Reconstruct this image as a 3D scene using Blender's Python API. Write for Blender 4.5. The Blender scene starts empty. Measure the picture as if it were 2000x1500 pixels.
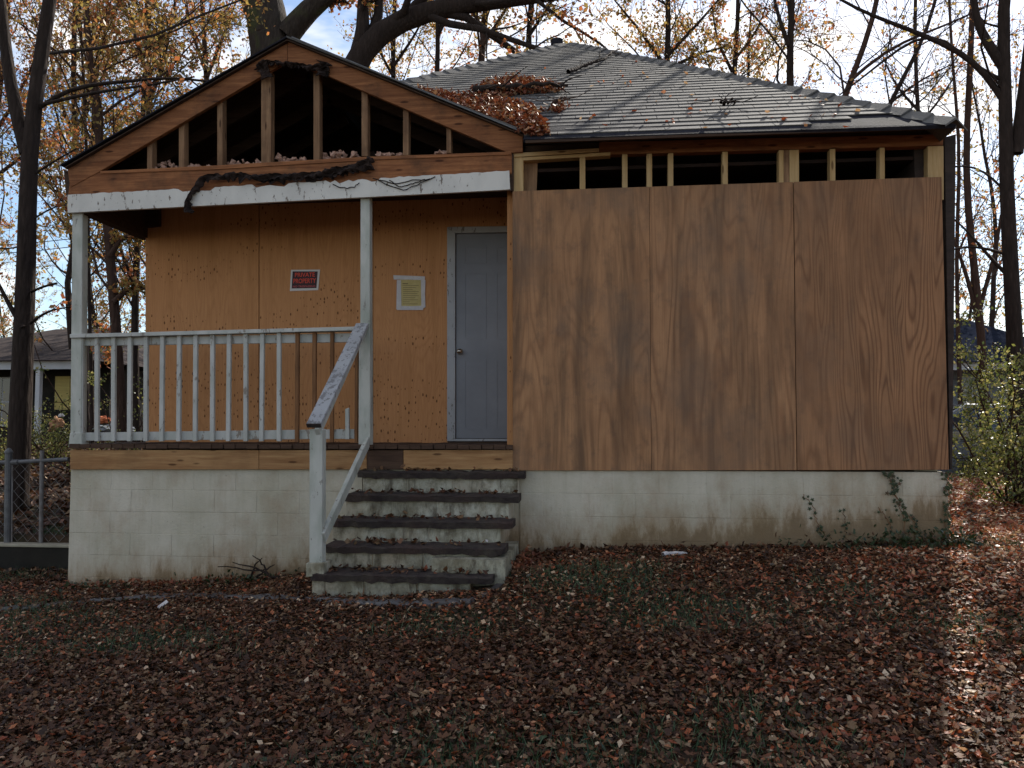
import bpy, bmesh, math, random
import numpy as np
from mathutils import Vector
S = bpy.context.scene
COL = S.collection
R = math.radians
rng = np.random.default_rng(7)
random.seed(7)

# ------------------------------------------------------------------ camera, light
EYE = 0.0            # eye level is the origin of the survey; ground lies about 1.5 m below
FPX = 1600.0         # focal length in pixels of the 2000 px wide photograph
YAW, PIT = R(6.03), math.atan(85 / FPX)
cam = bpy.data.cameras.new('camera')
cam.sensor_width = 36; cam.lens = FPX / 2000 * 36; cam.clip_start = 0.05; cam.clip_end = 2000
co = bpy.data.objects.new('camera', cam); COL.objects.link(co); S.camera = co
co.location = (0, 0, EYE); co.rotation_euler = (math.pi / 2 + PIT, 0, YAW)

SUN_AZ, SUN_EL = R(24), R(38)
sunv = Vector((math.sin(SUN_AZ) * math.cos(SUN_EL), math.cos(SUN_AZ) * math.cos(SUN_EL), math.sin(SUN_EL)))
sl = bpy.data.lights.new('sun', 'SUN'); sl.energy = 5.0; sl.angle = R(0.6); sl.color = (1, 0.94, 0.84)
so = bpy.data.objects.new('sun', sl); COL.objects.link(so); so.rotation_euler = (-sunv).to_track_quat('-Z', 'Y').to_euler()

W = bpy.data.worlds.new('World'); S.world = W; W.use_nodes = True
wn, wl = W.node_tree.nodes, W.node_tree.links
bg = wn['Background']; bg.inputs[1].default_value = 0.11
sky = wn.new('ShaderNodeTexSky'); sky.sky_type = 'NISHITA'; sky.sun_disc = False
sky.sun_elevation = SUN_EL; sky.sun_rotation = SUN_AZ; sky.dust_density = .5; sky.ozone_density = 1.3
wtc = wn.new('ShaderNodeTexCoord'); wmp = wn.new('ShaderNodeMapping'); wmp.inputs['Scale'].default_value = (2.2, 2.2, 6.5)
wno = wn.new('ShaderNodeTexNoise'); wno.inputs['Scale'].default_value = 1.0; wno.inputs['Detail'].default_value = 6; wno.inputs['Roughness'].default_value = 0.6
wcr = wn.new('ShaderNodeValToRGB'); wcr.color_ramp.elements[0].position = 0.47; wcr.color_ramp.elements[1].position = 0.66
wmx = wn.new('ShaderNodeMixRGB'); wmx.inputs[2].default_value = (9.6, 8.9, 8.0, 1)
wl.new(wtc.outputs['Generated'], wmp.inputs[0]); wl.new(wmp.outputs[0], wno.inputs['Vector']); wl.new(wno.outputs[0], wcr.inputs[0])
wl.new(wcr.outputs[0], wmx.inputs[0]); wl.new(sky.outputs[0], wmx.inputs[1]); wl.new(wmx.outputs[0], bg.inputs[0])
S.view_settings.view_transform = 'Standard'; S.view_settings.look = 'None'
S.view_settings.exposure = 0.72; S.view_settings.gamma = 1.0; S.view_settings.use_curve_mapping = False

# ------------------------------------------------------------------ survey: photo pixel + distance -> place
_s, _c, _sp, _cp = math.sin(YAW), math.cos(YAW), math.sin(PIT), math.cos(PIT)
def ray(u, v):
    a, b = (u - 1000) / FPX, (750 - v) / FPX
    F0 = np.array([-_s, _c, 0]); Rr = np.array([_c, _s, 0]); Z = np.array([0, 0, 1.0])
    return F0 * _cp + Z * _sp + a * Rr + b * (-F0 * _sp + Z * _cp)
def at(u, v, Y):
    d = ray(u, v); return d * (Y / d[1])
def sm(t): t = np.clip(t, 0, 1); return t * t * (3 - 2 * t)
def vn(x, y):     # cheap smooth undulation
    return np.sin(x * 1.3 + 1.7 * np.sin(y * .7)) * .5 + np.sin(y * 1.9 + 1.1 * np.sin(x * 1.1 + 2)) * .5
def G(x, y):
    x = np.asarray(x, float); y = np.asarray(y, float)
    zf = np.interp(x, [-9, -5, -2.9, -2.4, -1.2, -.75, -.25, 3, 6], [-1.52, -1.47, -1.37, -1.28, -1.2, -1.17, -1.07, -.985, -.97])
    fr = -1.52 + (zf + 1.52) * sm((y - 2.6) / 3.7)
    bl = np.minimum(-1.13 + .047 * np.maximum(y - 8.1, 0), -.35)
    br = np.minimum(-.975 + .02 * np.maximum(y - 7, 0), -.8)
    wx = sm((x + 4.6) / 6.0)
    bk = bl * (1 - wx) + br * wx
    t = sm((y - 8.02) / .08) * (1 - sm((x + 4.9) / .1)) + sm((y - 8.1) / 1.5) * sm((x + 4.9) / .1)
    z = fr * (1 - t) + bk * t
    z = z + .018 * vn(x * 1.7, y * 1.7) + .01 * vn(x * 5.1 + 3, y * 4.3)
    z = z + np.clip((np.abs(x) - 25) * .03, 0, 3) * sm((y - 12) / 20)
    return z
def gz(x, y): return float(G(x, y))

# ------------------------------------------------------------------ materials
class NT:
    def __init__(s, name):
        s.m = bpy.data.materials.new(name); s.m.use_nodes = True
        s.t = s.m.node_tree; s.n = s.t.nodes; s.b = s.n['Principled BSDF']; s.out = s.n['Material Output']
        s.tc = s.n.new('ShaderNodeTexCoord')
    def L(s, a, b): s.t.links.new(a, b)
    def map(s, scale=(1, 1, 1), loc=(0, 0, 0), rot=(0, 0, 0), src=None):
        m = s.n.new('ShaderNodeMapping'); m.inputs['Scale'].default_value = scale
        m.inputs['Location'].default_value = loc; m.inputs['Rotation'].default_value = rot
        s.L(src or s.tc.outputs['Object'], m.inputs[0]); return m.outputs[0]
    def noise(s, vec, scale=1, detail=4, rough=.55, dist=0):
        m = s.n.new('ShaderNodeTexNoise'); m.inputs['Scale'].default_value = scale; m.inputs['Detail'].default_value = detail
        m.inputs['Roughness'].default_value = rough; m.inputs['Distortion'].default_value = dist; s.L(vec, m.inputs['Vector']); return m.outputs[0]
    def vor(s, vec, scale=1, rnd=1, out='Distance'):
        m = s.n.new('ShaderNodeTexVoronoi'); m.inputs['Scale'].default_value = scale; m.inputs['Randomness'].default_value = rnd
        s.L(vec, m.inputs['Vector']); return m.outputs[out]
    def ramp(s, fac, stops):
        m = s.n.new('ShaderNodeValToRGB'); e = m.color_ramp.elements
        while len(e) < len(stops): e.new(.5)
        for el, (p, c) in zip(e, stops):
            el.position = p; el.color = (*c, 1) if not isinstance(c, (int, float)) else (c, c, c, 1)
        s.L(fac, m.inputs[0]); return m.outputs[0]
    def mix(s, f, a, b, mode='MIX'):
        m = s.n.new('ShaderNodeMixRGB'); m.blend_type = mode
        for i, x in ((0, f), (1, a), (2, b)):
            if hasattr(x, 'is_linked') or hasattr(x, 'links'): s.L(x, m.inputs[i])
            elif i == 0: m.inputs[0].default_value = x
            else: m.inputs[i].default_value = (*x, 1)
        return m.outputs[0]
    def math(s, op, a, b=0.0, c=None):
        m = s.n.new('ShaderNodeMath'); m.operation = op
        for i, x in enumerate([a, b] + ([c] if c is not None else [])):
            if isinstance(x, (int, float)): m.inputs[i].default_value = x
            else: s.L(x, m.inputs[i])
        return m.outputs[0]
    def orand(s):
        m = s.n.new('ShaderNodeObjectInfo'); return m.outputs['Random']
    def fin(s, col, rough=.8, bump=None, bd=.01, spec=.3):
        if hasattr(col, 'links'): s.L(col, s.b.inputs['Base Color'])
        else: s.b.inputs['Base Color'].default_value = (*col, 1)
        if isinstance(rough, (int, float)): s.b.inputs['Roughness'].default_value = rough
        else: s.L(rough, s.b.inputs['Roughness'])
        s.b.inputs['Specular IOR Level'].default_value = spec
        if bump is not None:
            m = s.n.new('ShaderNodeBump'); m.inputs['Distance'].default_value = bd; m.inputs['Strength'].default_value = 1
            s.L(bump, m.inputs['Height']); s.L(m.outputs[0], s.b.inputs['Normal'])
        return s.m
def m_wood(name, base, dark, axis='x', grain=1.0, stain=.3, knots=True, stainc=(.05, .03, .02)):
    t = NT(name); r = t.orand()
    off = t.n.new('ShaderNodeVectorMath'); off.operation = 'ADD'
    cmb = t.n.new('ShaderNodeCombineXYZ'); rr = t.math('MULTIPLY', r, 37.0)
    for i in range(3): t.L(rr, cmb.inputs[i])
    t.L(t.tc.outputs['Object'], off.inputs[0]); t.L(cmb.outputs[0], off.inputs[1]); src = off.outputs[0]
    sc = (2, 30, 30) if axis == 'x' else (30, 30, 2)
    n1 = t.noise(t.map(sc, src=src), 1, 5, .6, .4)
    n2 = t.noise(t.map(tuple(q * 5 for q in sc), src=src), 1, 3)
    c = t.mix(t.ramp(n1, [(.35, 0), (.68, 1)]), base, dark)
    c = t.mix(t.math('MULTIPLY', t.ramp(n2, [(.4, 0), (.75, 1)]), .5 * grain), c, dark)
    if knots:
        v = t.vor(t.map((3.5, 14, 14) if axis == 'x' else (14, 14, 3.5), src=src), 1, .9)
        c = t.mix(t.ramp(v, [(.10, .8), (.18, 0)]), c, (dark[0] * .25, dark[1] * .2, dark[2] * .2))
    st = t.noise(t.map((3, 3, 3), src=src), 1, 6, .65)
    c = t.mix(t.math('MULTIPLY', t.ramp(st, [(.5, 0), (.72, 1)]), stain), c, stainc)
    c = t.mix(.28, c, t.ramp(r, [(0, .35), (1, 1.0)]), 'MULTIPLY')
    return t.fin(c, .85, n1, .003, .2)

def m_ply(name, base, dark, kind, ring=.6, stain=.8, freq=40):
    t = NT(name); r = t.orand(); rr = t.math('MULTIPLY', r, 9.0)
    cmb = t.n.new('ShaderNodeCombineXYZ'); t.L(rr, cmb.inputs[0]); t.L(rr, cmb.inputs[2])
    off = t.n.new('ShaderNodeVectorMath'); off.operation = 'ADD'; t.L(t.tc.outputs['Object'], off.inputs[0]); t.L(cmb.outputs[0], off.inputs[1]); src = off.outputs[0]
    # flat-sawn contours: level lines of a tall smooth field
    f = t.noise(t.map((3.4, 1, .45), src=src), 1.0, 1.6, .45, .3)
    f = t.math('ADD', f, t.math('MULTIPLY', t.noise(t.map((9, 1, 1.2), src=src), 1, 2), .05))
    rings = t.math('PINGPONG', t.math('MULTIPLY', f, freq if kind == 'front' else 60.), 1.0)
    rl = t.ramp(rings, [(.45, 0), (.95, 1)])
    msk = t.ramp(t.noise(t.map((1.2, 1, .5), src=src), 1, 2), [(.35, .35), (.62, 1)])
    fine = t.noise(t.map((110, 1, 2.2), src=src), 1, 4, .7)
    c = t.mix(t.math('MULTIPLY', t.math('MULTIPLY', rl, msk), ring if kind == 'front' else .3), base, dark)
    c = t.mix(t.math('MULTIPLY', t.ramp(fine, [(.35, 0), (.75, 1)]), .55), c, dark)
    if kind == 'front':       # weather streaks and grey mildew
        s1 = t.noise(t.map((5.0, 1, .55), src=src), 1, 6, .62, .3)
        c = t.mix(t.math('MULTIPLY', t.ramp(s1, [(.45, 0), (.66, 1)]), stain), c, (.085, .055, .036))
        s2 = t.noise(t.map((1.6, 1, 1.1), loc=(4, 0, 9), src=src), 1, 5, .6)
        c = t.mix(t.math('MULTIPLY', t.ramp(s2, [(.45, 0), (.7, 1)]), .45), c, (.15, .075, .04))
        s4 = t.noise(t.map((7, 1, 5), loc=(1, 0, 3), src=src), 1, 5, .7)
        c = t.mix(t.math('MULTIPLY', t.ramp(s4, [(.52, 0), (.68, 1)]), stain * .5), c, (.07, .055, .045))
        s5 = t.noise(t.map((1.1, 1, .9), loc=(7, 0, 2), src=src), 1, 6, .65)
        c = t.mix(t.math('MULTIPLY', t.ramp(s5, [(.50, 0), (.66, 1)]), stain * .6), c, (.11, .09, .075))
        # damp foot of the sheets
        sep = t.n.new('ShaderNodeSeparateXYZ'); t.L(t.tc.outputs['Object'], sep.inputs[0])
        zz = t.math('ADD', sep.outputs[2], t.math('MULTIPLY', t.noise(t.map((14, 1, 3)), 1, 4), .3))
        c = t.mix(t.ramp(t.math('MULTIPLY_ADD', zz, 1.6, -1.0), [(.0, .55), (.32, 0)]), c, (.06, .045, .03))
    else:                     # rows of small dark knots
        sep = t.n.new('ShaderNodeSeparateXYZ'); t.L(src, sep.inputs[0])
        v = t.n.new('ShaderNodeTexVoronoi'); v.voronoi_dimensions = '2D'; v.inputs['Randomness'].default_value = .75
        cv = t.n.new('ShaderNodeCombineXYZ'); t.L(t.math('MULTIPLY', sep.outputs[0], 5.6), cv.inputs[0]); t.L(t.math('MULTIPLY', sep.outputs[2], 2.7), cv.inputs[1]); t.L(cv.outputs[0], v.inputs['Vector'])
        sepc = t.n.new('ShaderNodeSeparateColor'); t.L(v.outputs['Color'], sepc.inputs[0])
        band = t.ramp(t.noise(t.map((.5, .01, 2.3), src=src), 1, 1), [(.49, .06), (.53, 1)])
        thr = t.math('MULTIPLY_ADD', sepc.outputs[0], .34, -.12)
        k = t.math('LESS_THAN', v.outputs['Distance'], thr)
        halo = t.ramp(v.outputs['Distance'], [(.04, .7), (.2, 0)])
        k2 = t.math('MULTIPLY', t.math('MAXIMUM', k, t.math('MULTIPLY', t.math('MULTIPLY', halo, sepc.outputs[0]), .35)), band)
        s1 = t.noise(t.map((6, 1, .5), src=src), 1, 5, .6)
        c = t.mix(t.math('MULTIPLY', t.ramp(s1, [(.5, 0), (.7, 1)]), .35), c, (.24, .10, .03))
        c = t.mix(t.math('MULTIPLY', k2, .85), c, (.075, .022, .008))
    return t.fin(c, .82, fine, .0015, .2)

def m_noise(name, c1, c2, sc=(5, 5, 5), detail=6, lo=.35, hi=.65, rough=.85, bd=.004, spec=.25, c3=None, rand=0.):
    t = NT(name); n = t.noise(t.map(sc), 1, detail, .62)
    c = t.mix(t.ramp(n, [(lo, 0), (hi, 1)]), c1, c2)
    if c3:
        n2 = t.noise(t.map(tuple(q * .37 for q in sc), loc=(5, 2, 8)), 1, 5, .6); c = t.mix(t.ramp(n2, [(.45, 0), (.68, .85)]), c, c3)
    if rand: c = t.mix(rand, c, t.ramp(t.orand(), [(0, .25), (1, 1)]), 'MULTIPLY')
    return t.fin(c, rough, t.noise(t.map(tuple(q * 6 for q in sc)), 1, 4), bd, spec)

def m_paint(name, base, under, chips=.35, green=0.):
    t = NT(name)
    n = t.noise(t.map((22, 22, 9)), 1, 6, .7); n2 = t.noise(t.map((4, 4, 2)), 1, 4)
    c = t.mix(t.math('MULTIPLY', t.ramp(n2, [(.4, 0), (.7, 1)]), .5), base, tuple(q * .62 for q in base))
    if green: c = t.mix(t.math('MULTIPLY', t.ramp(t.noise(t.map((9, 9, 3), loc=(3, 3, 3)), 1, 5), [(.42, 0), (.65, 1)]), green), c, (.16, .2, .15))
    th = t.math('ADD', n, t.math('MULTIPLY', n2, .25))
    c = t.mix(t.ramp(th, [(.80 - chips * .25, 0), (.83 - chips * .25, 1)]), c, under)
    return t.fin(c, .6, th, .002, .3)

def m_leaf(name, stops, rough=.6, transl=.45):
    t = NT(name); g = t.n.new('ShaderNodeNewGeometry')
    c = t.ramp(g.outputs['Random Per Island'], stops)
    t.n.remove(t.b)
    d = t.n.new('ShaderNodeBsdfPrincipled'); d.inputs['Roughness'].default_value = rough; d.inputs['Specular IOR Level'].default_value = .35
    tr = t.n.new('ShaderNodeBsdfTranslucent'); mx = t.n.new('ShaderNodeMixShader'); mx.inputs[0].default_value = transl
    t.L(c, d.inputs['Base Color']); t.L(t.mix(1.0, c, (1.0, .9, .7), 'MULTIPLY'), tr.inputs[0])
    t.L(d.outputs[0], mx.inputs[1]); t.L(tr.outputs[0], mx.inputs[2]); t.L(mx.outputs[0], t.out.inputs[0]); return t.m

def m_bark(name, c1, c2, moss=None):
    t = NT(name)
    n = t.noise(t.map((14, 14, 3.5)), 1, 6, .7, .5); v = t.vor(t.map((22, 22, 5)), 1, 1)
    c = t.mix(t.ramp(n, [(.35, 0), (.65, 1)]), c1, c2)
    c = t.mix(t.ramp(v, [(.05, .0), (.5, .6)]), c, tuple(q * .45 for q in c1))
    if moss: c = t.mix(t.ramp(t.noise(t.map((2, 2, 1.2)), 1, 5), [(.5, 0), (.66, .7)]), c, moss)
    return t.fin(c, .95, t.math('ADD', n, v), .02, .1)

M = {}
M['ply_front'] = m_ply('weathered_plywood', (.40, .215, .108), (.18, .088, .046), 'front', .5, .76, 30)
M['ply_mid'] = m_ply('weathered_plywood_grained', (.39, .213, .11), (.17, .08, .042), 'front', .75, .62, 24)
M['ply_right'] = m_ply('weathered_plywood_bold_grain', (.35, .185, .095), (.135, .062, .032), 'front', .9, .42, 44)
M['ply_porch'] = m_ply('orange_plywood', (.50, .245, .105), (.30, .125, .05), 'porch')
M['lumber'] = m_wood('old_orange_lumber', (.34, .145, .062), (.15, .055, .024), 'x', stain=.7)
M['lumber_v'] = m_wood('old_stud_lumber', (.30, .18, .10), (.15, .08, .045), 'z', stain=.6)
M['pine'] = m_wood('new_pine', (.56, .40, .21), (.42, .27, .12), 'z', stain=.12)
M['pine_x'] = m_wood('new_pine_flat', (.58, .42, .22), (.44, .28, .13), 'x', stain=.10)
M['rim'] = m_wood('rim_lumber', (.46, .27, .125), (.28, .14, .06), 'x', stain=.3)
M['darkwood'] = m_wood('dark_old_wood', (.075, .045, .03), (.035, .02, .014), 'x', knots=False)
M['deck'] = m_wood('rotten_deck_wood', (.10, .06, .04), (.05, .028, .02), 'x', knots=False, stain=.6)
M['char'] = m_noise('char_shade_interior', (.028, .014, .010), (.012, .007, .006), (4, 4, 4))  # charred wood tone, taken near black to paint in the shade inside
M['white'] = m_paint('white_trim_paint', (.60, .585, .55), (.16, .13, .11), .30)
M['post'] = m_paint('post_paint', (.45, .455, .42), (.22, .21, .19), .25, .45)
M['railw'] = m_paint('rail_paint', (.47, .47, .45), (.22, .19, .16), .3, .3)
M['capw'] = m_paint('worn_handrail_paint', (.34, .345, .36), (.17, .165, .17), .62)
M['endgrain'] = m_noise('dark_end_grain', (.03, .025, .025), (.06, .045, .04), (20, 20, 20))
M['brownbal'] = m_wood('bare_baluster_wood', (.26, .13, .06), (.12, .055, .025), 'z', knots=False, stain=.4)
M['felt'] = m_noise('black_roofing_felt', (.010, .010, .014), (.022, .022, .03), (9, 9, 9), rough=.95, spec=.1)
M['tarfelt'] = m_noise('dirty_black_felt', (.012, .008, .008), (.035, .022, .018), (12, 12, 12), rough=.95, bd=.012)
M['insul'] = m_noise('pink_insulation', (.62, .40, .31), (.46, .27, .20), (25, 25, 25), rough=1, bd=.02)
M['metal'] = m_noise('galvanised_metal', (.055, .055, .06), (.11, .11, .115), (12, 12, 12), rough=.5, spec=.5)
M['fencewire'] = m_noise('old_fence_wire', (.20, .19, .19), (.12, .10, .09), (12, 12, 12), rough=.6, spec=.4)
M['chrome'] = NT('knob_metal').fin((.55, .52, .46), .25, None); M['chrome'].node_tree.nodes['Principled BSDF'].inputs['Metallic'].default_value = 1
M['door'] = m_noise('grey_door_paint', (.185, .19, .21), (.225, .23, .25), (2, 2, 2), rough=.5, bd=.0006, c3=(.15, .152, .17))
M['dframe'] = m_paint('door_frame_paint', (.36, .36, .37), (.15, .13, .12), .3)
M['tape'] = m_noise('plastic_tape', (.42, .39, .40), (.50, .47, .47), (14, 14, 14), rough=.35, spec=.5)
M['yellow'] = m_noise('yellow_paper', (.42, .34, .14), (.48, .39, .18), (14, 14, 14), rough=.8)
M['ink'] = NT('grey_ink').fin((.20, .16, .08), .9)
M['signwhite'] = NT('sign_white').fin((.55, .52, .50), .5)
M['signblack'] = NT('sign_black').fin((.035, .006, .010), .5)
M['signred'] = NT('sign_red').fin((.62, .055, .02), .5)
M['signpale'] = NT('sign_pale_red').fin((.42, .07, .07), .5)
# painted block
def m_block(name, base, stairs=False):
    t = NT(name)
    sep = t.n.new('ShaderNodeSeparateXYZ'); t.L(t.tc.outputs['Object'], sep.inputs[0])
    n = t.noise(t.map((1.4, 1.4, 1.4)), 1, 5, .6); st = t.noise(t.map((16, 16, 1.3)), 1, 4, .6)
    c = t.mix(t.ramp(n, [(.35, 0), (.68, 1)]), base, tuple(q * .74 for q in (base[0], base[1], base[2] * .92)))
    c = t.mix(t.math('MULTIPLY', t.ramp(st, [(.45, 0), (.72, 1)]), .3), c, (.30, .28, .21))
    c = t.mix(t.math('MULTIPLY', t.ramp(t.noise(t.map((2.4, 2.4, 1.7), loc=(9, 1, 4)), 1, 5, .65), [(.5, 0), (.72, 1)]), .55), c, (.30, .215, .14))
    pk = t.noise(t.map((45, 45, 45)), 1, 3, .7)
    c = t.mix(t.ramp(pk, [(.66, 0), (.74, .5)]), c, (.12, .11, .09))
    # mud splash above the soil
    zz = t.math('ADD', sep.outputs[2], t.math('MULTIPLY', t.noise(t.map((7, 7, 2.2)), 1, 7, .75), -.8))
    if stairs:
        c = t.mix(t.ramp(t.noise(t.map((9, 9, 7)), 1, 6, .7), [(.40, 0), (.60, .8)]), c, (.15, .13, .085))
        c = t.mix(t.ramp(t.noise(t.map((14, 14, 4), loc=(2, 2, 2)), 1, 5, .7), [(.50, 0), (.66, .8)]), c, (.06, .045, .03))
    else:
        gsl = t.math('MULTIPLY_ADD', sep.outputs[0], -.10, 0)
        z2 = t.math('ADD', zz, gsl)
        c = t.mix(t.ramp(t.math('ADD', z2, .28), [(.0, .75), (.17, .25), (.34, 0)]), c, (.22, .14, .07))
        c = t.mix(t.ramp(t.math('ADD', z2, .34), [(.0, .6), (.14, 0)]), c, (.12, .08, .04))
    return t.fin(c, .85, t.math('ADD', pk, n), .004, .25)
M['block'] = m_block('painted_block', (.53, .49, .41))
M['mortar'] = m_block('painted_mortar', (.50, .46, .385))
M['riser'] = m_block('mossy_painted_block', (.44, .43, .36), True)
M['tread'] = m_noise('dark_mossy_tread', (.03, .022, .022), (.065, .055, .045), (9, 9, 9), lo=.4, hi=.7, c3=(.055, .035, .03), bd=.01, rough=.95)
M['concrete'] = m_noise('grey_dirty_concrete', (.13, .125, .125), (.075, .07, .07), (5, 5, 5), c3=(.05, .035, .03), rough=.9)
M['retain'] = m_noise('black_concrete', (.026, .024, .02), (.010, .010, .009), (5, 5, 5), c3=(.02, .016, .012), rough=.95)  # near black mottled concrete
M['cap'] = m_noise('pale_wall_cap', (.34, .31, .24), (.24, .22, .17), (5, 5, 5), rough=.95)
t = NT('asphalt_shingle')
n = t.noise(t.map((60, 60, 60)), 1, 3, .7); n2 = t.noise(t.map((1.2, 1.2, 1.2)), 1, 5, .6)
c = t.mix(t.ramp(t.orand(), [(0, 0), (1, 1)]), (.072, .07, .07), (.125, .118, .112)); g = t.n.new('ShaderNodeNewGeometry')
c = t.mix(.35, c, t.ramp(g.outputs['Random Per Island'], [(0, .35), (1, 1)]), 'MULTIPLY')
c = t.mix(t.ramp(n2, [(.42, 0), (.65, .55)]), c, (.13, .125, .12))
c = t.mix(t.ramp(n, [(.45, 0), (.7, .5)]), c, (.17, .16, .148))
M['shingle'] = t.fin(c, .92, n, .004, .2)
M['siding'] = m_noise('dark_side_boards', (.05, .035, .03), (.025, .02, .018), (3, 3, 12))
# leaves
BROWN = [(0, (.022, .011, .006)), (.25, (.05, .021, .011)), (.5, (.095, .034, .014)), (.7, (.12, .055, .024)), (.84, (.15, .085, .04)), (.94, (.22, .15, .09)), (1, (.14, .033, .012))]
M['litter'] = m_leaf('fallen_leaves', BROWN, .68, .12)
M['litter_red'] = m_leaf('red_brown_fallen_leaves', [(0, (.18, .045, .02)), (.35, (.36, .09, .035)), (.6, (.45, .17, .075)), (.8, (.55, .36, .22)), (1, (.62, .48, .34))], .55, .25)  # red brown leaves, colour lightened to look sunlit
M['leaf_rust'] = m_leaf('rust_fallen_leaves', [(0, (.10, .03, .015)), (.4, (.20, .055, .025)), (.7, (.27, .10, .045)), (.92, (.38, .25, .15)), (1, (.12, .05, .03))], .5, .15)
M['leaf_orange'] = m_leaf('orange_oak_leaves', [(0, (.22, .07, .03)), (.35, (.40, .14, .06)), (.65, (.44, .21, .08)), (.85, (.30, .23, .08)), (1, (.20, .16, .06))], .5, .55)
M['leaf_gold'] = m_leaf('yellow_green_leaves', [(0, (.38, .20, .07)), (.35, (.34, .25, .08)), (.65, (.20, .19, .07)), (1, (.42, .17, .07))], .5, .55)
M['leaf_green'] = m_leaf('evergreen_leaves', [(0, (.07, .10, .03)), (.4, (.15, .18, .05)), (.8, (.27, .27, .09)), (1, (.42, .38, .18))], .3, .5)
M['ivy'] = m_leaf('ivy_leaves', [(0, (.018, .032, .014)), (.6, (.035, .055, .02)), (1, (.10, .05, .03))], .4, .15)
M['grass'] = m_leaf('short_grass', [(0, (.03, .06, .03)), (.5, (.05, .10, .05)), (1, (.10, .13, .06))], .5, .25)
M['bark'] = m_bark('dark_bark', (.055, .04, .034), (.024, .018, .016))
M['bark2'] = m_bark('mossy_oak_bark', (.07, .055, .045), (.03, .023, .02), (.06, .068, .025))
M['bark3'] = m_bark('red_grey_bark', (.10, .06, .045), (.05, .03, .025))
t = NT('leafy_soil')
n = t.noise(t.map((9, 9, 9)), 1, 8, .72); n2 = t.noise(t.map((.7, .7, .7)), 1, 5, .6)
c = t.mix(t.ramp(n, [(.35, 0), (.65, 1)]), (.028, .018, .012), (.085, .05, .032)); c = t.mix(t.ramp(n2, [(.45, 0), (.62, .6)]), c, (.03, .038, .018))
M['soil'] = t.fin(c, .95, n, .03, .15)
M['n_roof'] = m_noise('neighbour_roof', (.045, .042, .045), (.09, .075, .07), (3, 3, 9), rough=1, spec=0)
M['n_roofd'] = m_noise('dark_blue_roof', (.014, .017, .028), (.022, .026, .04), (3, 3, 9), rough=1, spec=0)
M['n_white'] = m_noise('neighbour_white', (.55, .56, .58), (.45, .46, .49), (2, 2, 2))
M['n_yellow'] = m_noise('yellow_siding', (.50, .40, .14), (.42, .33, .12), (1, 1, 20))
M['n_grey'] = m_noise('grey_siding', (.20, .22, .25), (.15, .165, .19), (1, 1, 25))
M['n_dark'] = m_noise('porch_shade_wall', (.015, .013, .012), (.03, .025, .02), (2, 2, 2))  # near black wall colour standing in for shade inside the neighbour's porch
M['glass'] = NT('dark_glass').fin((.03, .035, .045), .08, None, spec=.6)
M['carpaint'] = NT('car_paint').fin((.10, .12, .15), .25, None, spec=.6)
M['tyre'] = NT('tyre_rubber').fin((.015, .015, .015), .8)
M['orange'] = m_noise('orange_cloth', (.50, .16, .07), (.38, .11, .05), (8, 8, 8))
M['tan'] = m_noise('tan_board', (.40, .22, .12), (.28, .15, .08), (5, 5, 5))
M['palepl'] = m_noise('pale_plastic', (.55, .53, .52), (.45, .42, .42), (5, 5, 5), rough=.4)

# ------------------------------------------------------------------ builders
ORG = {}
def link(o, parent=None):
    COL.objects.link(o)
    if parent is not None: o.parent = parent
    return o
def tag(o, label=None, cat=None, group=None, kind=None):
    for k, v in (('label', label), ('category', cat), ('group', group), ('kind', kind)):
        if v: o[k] = v
    return o
def thing(name, loc, label, cat, group=None):
    o = bpy.data.objects.new(name, None); o.empty_display_size = .1; o.location = loc; link(o)
    ORG[o.name] = np.array(loc, float); return tag(o, label, cat, group)
def obj(name, V, F, mat, parent=None, smooth=False, bevel=0, mats=None, mi=None):
    V = np.asarray(V, float).reshape(-1, 3)
    if parent is not None: V = V - ORG[parent.name]
    me = bpy.data.meshes.new(name)
    if isinstance(F, np.ndarray):
        k = F.shape[1]; me.vertices.add(len(V)); me.vertices.foreach_set('co', V.astype(np.float32).ravel())
        me.loops.add(F.size); me.loops.foreach_set('vertex_index', F.astype(np.int32).ravel())
        me.polygons.add(len(F)); me.polygons.foreach_set('loop_start', np.arange(0, F.size, k, dtype=np.int32))
        me.update(calc_edges=True)
    else:
        me.from_pydata(V.tolist(), [], F)
    me.materials.append(M[mat] if isinstance(mat, str) else mat)
    if smooth: me.polygons.foreach_set('use_smooth', [True] * len(me.polygons))
    if not isinstance(F, np.ndarray):
        bm = bmesh.new(); bm.from_mesh(me); bmesh.ops.recalc_face_normals(bm, faces=bm.faces); bm.to_mesh(me); bm.free()
    o = bpy.data.objects.new(name, me); link(o, parent)
    ORG[o.name] = ORG[parent.name] if parent is not None else np.zeros(3)
    if bevel:
        b = o.modifiers.new('bevel', 'BEVEL'); b.width = bevel; b.segments = 1; b.limit_method = 'ANGLE'
    return o
BOXF = [(0, 1, 2, 3), (7, 6, 5, 4), (0, 4, 5, 1), (1, 5, 6, 2), (2, 6, 7, 3), (3, 7, 4, 0)]
def prism_vf(front, dvec):
    n = len(front); front = np.asarray(front, float); back = front + np.asarray(dvec, float)
    F = [tuple(range(n)), tuple(range(2 * n - 1, n - 1, -1))] + [(i, i + n, (i + 1) % n + n, (i + 1) % n) for i in range(n)]
    return np.vstack([front, back]), F
def pp(name, px, Y, depth, mat, parent, bevel=0, **k):
    """a board whose face was surveyed at photo points px on the vertical plane Y"""
    V, F = prism_vf([at(u, v, Y) for u, v in px], (0, depth, 0)); return obj(name, V, F, mat, parent, bevel=bevel, **k)
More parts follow.
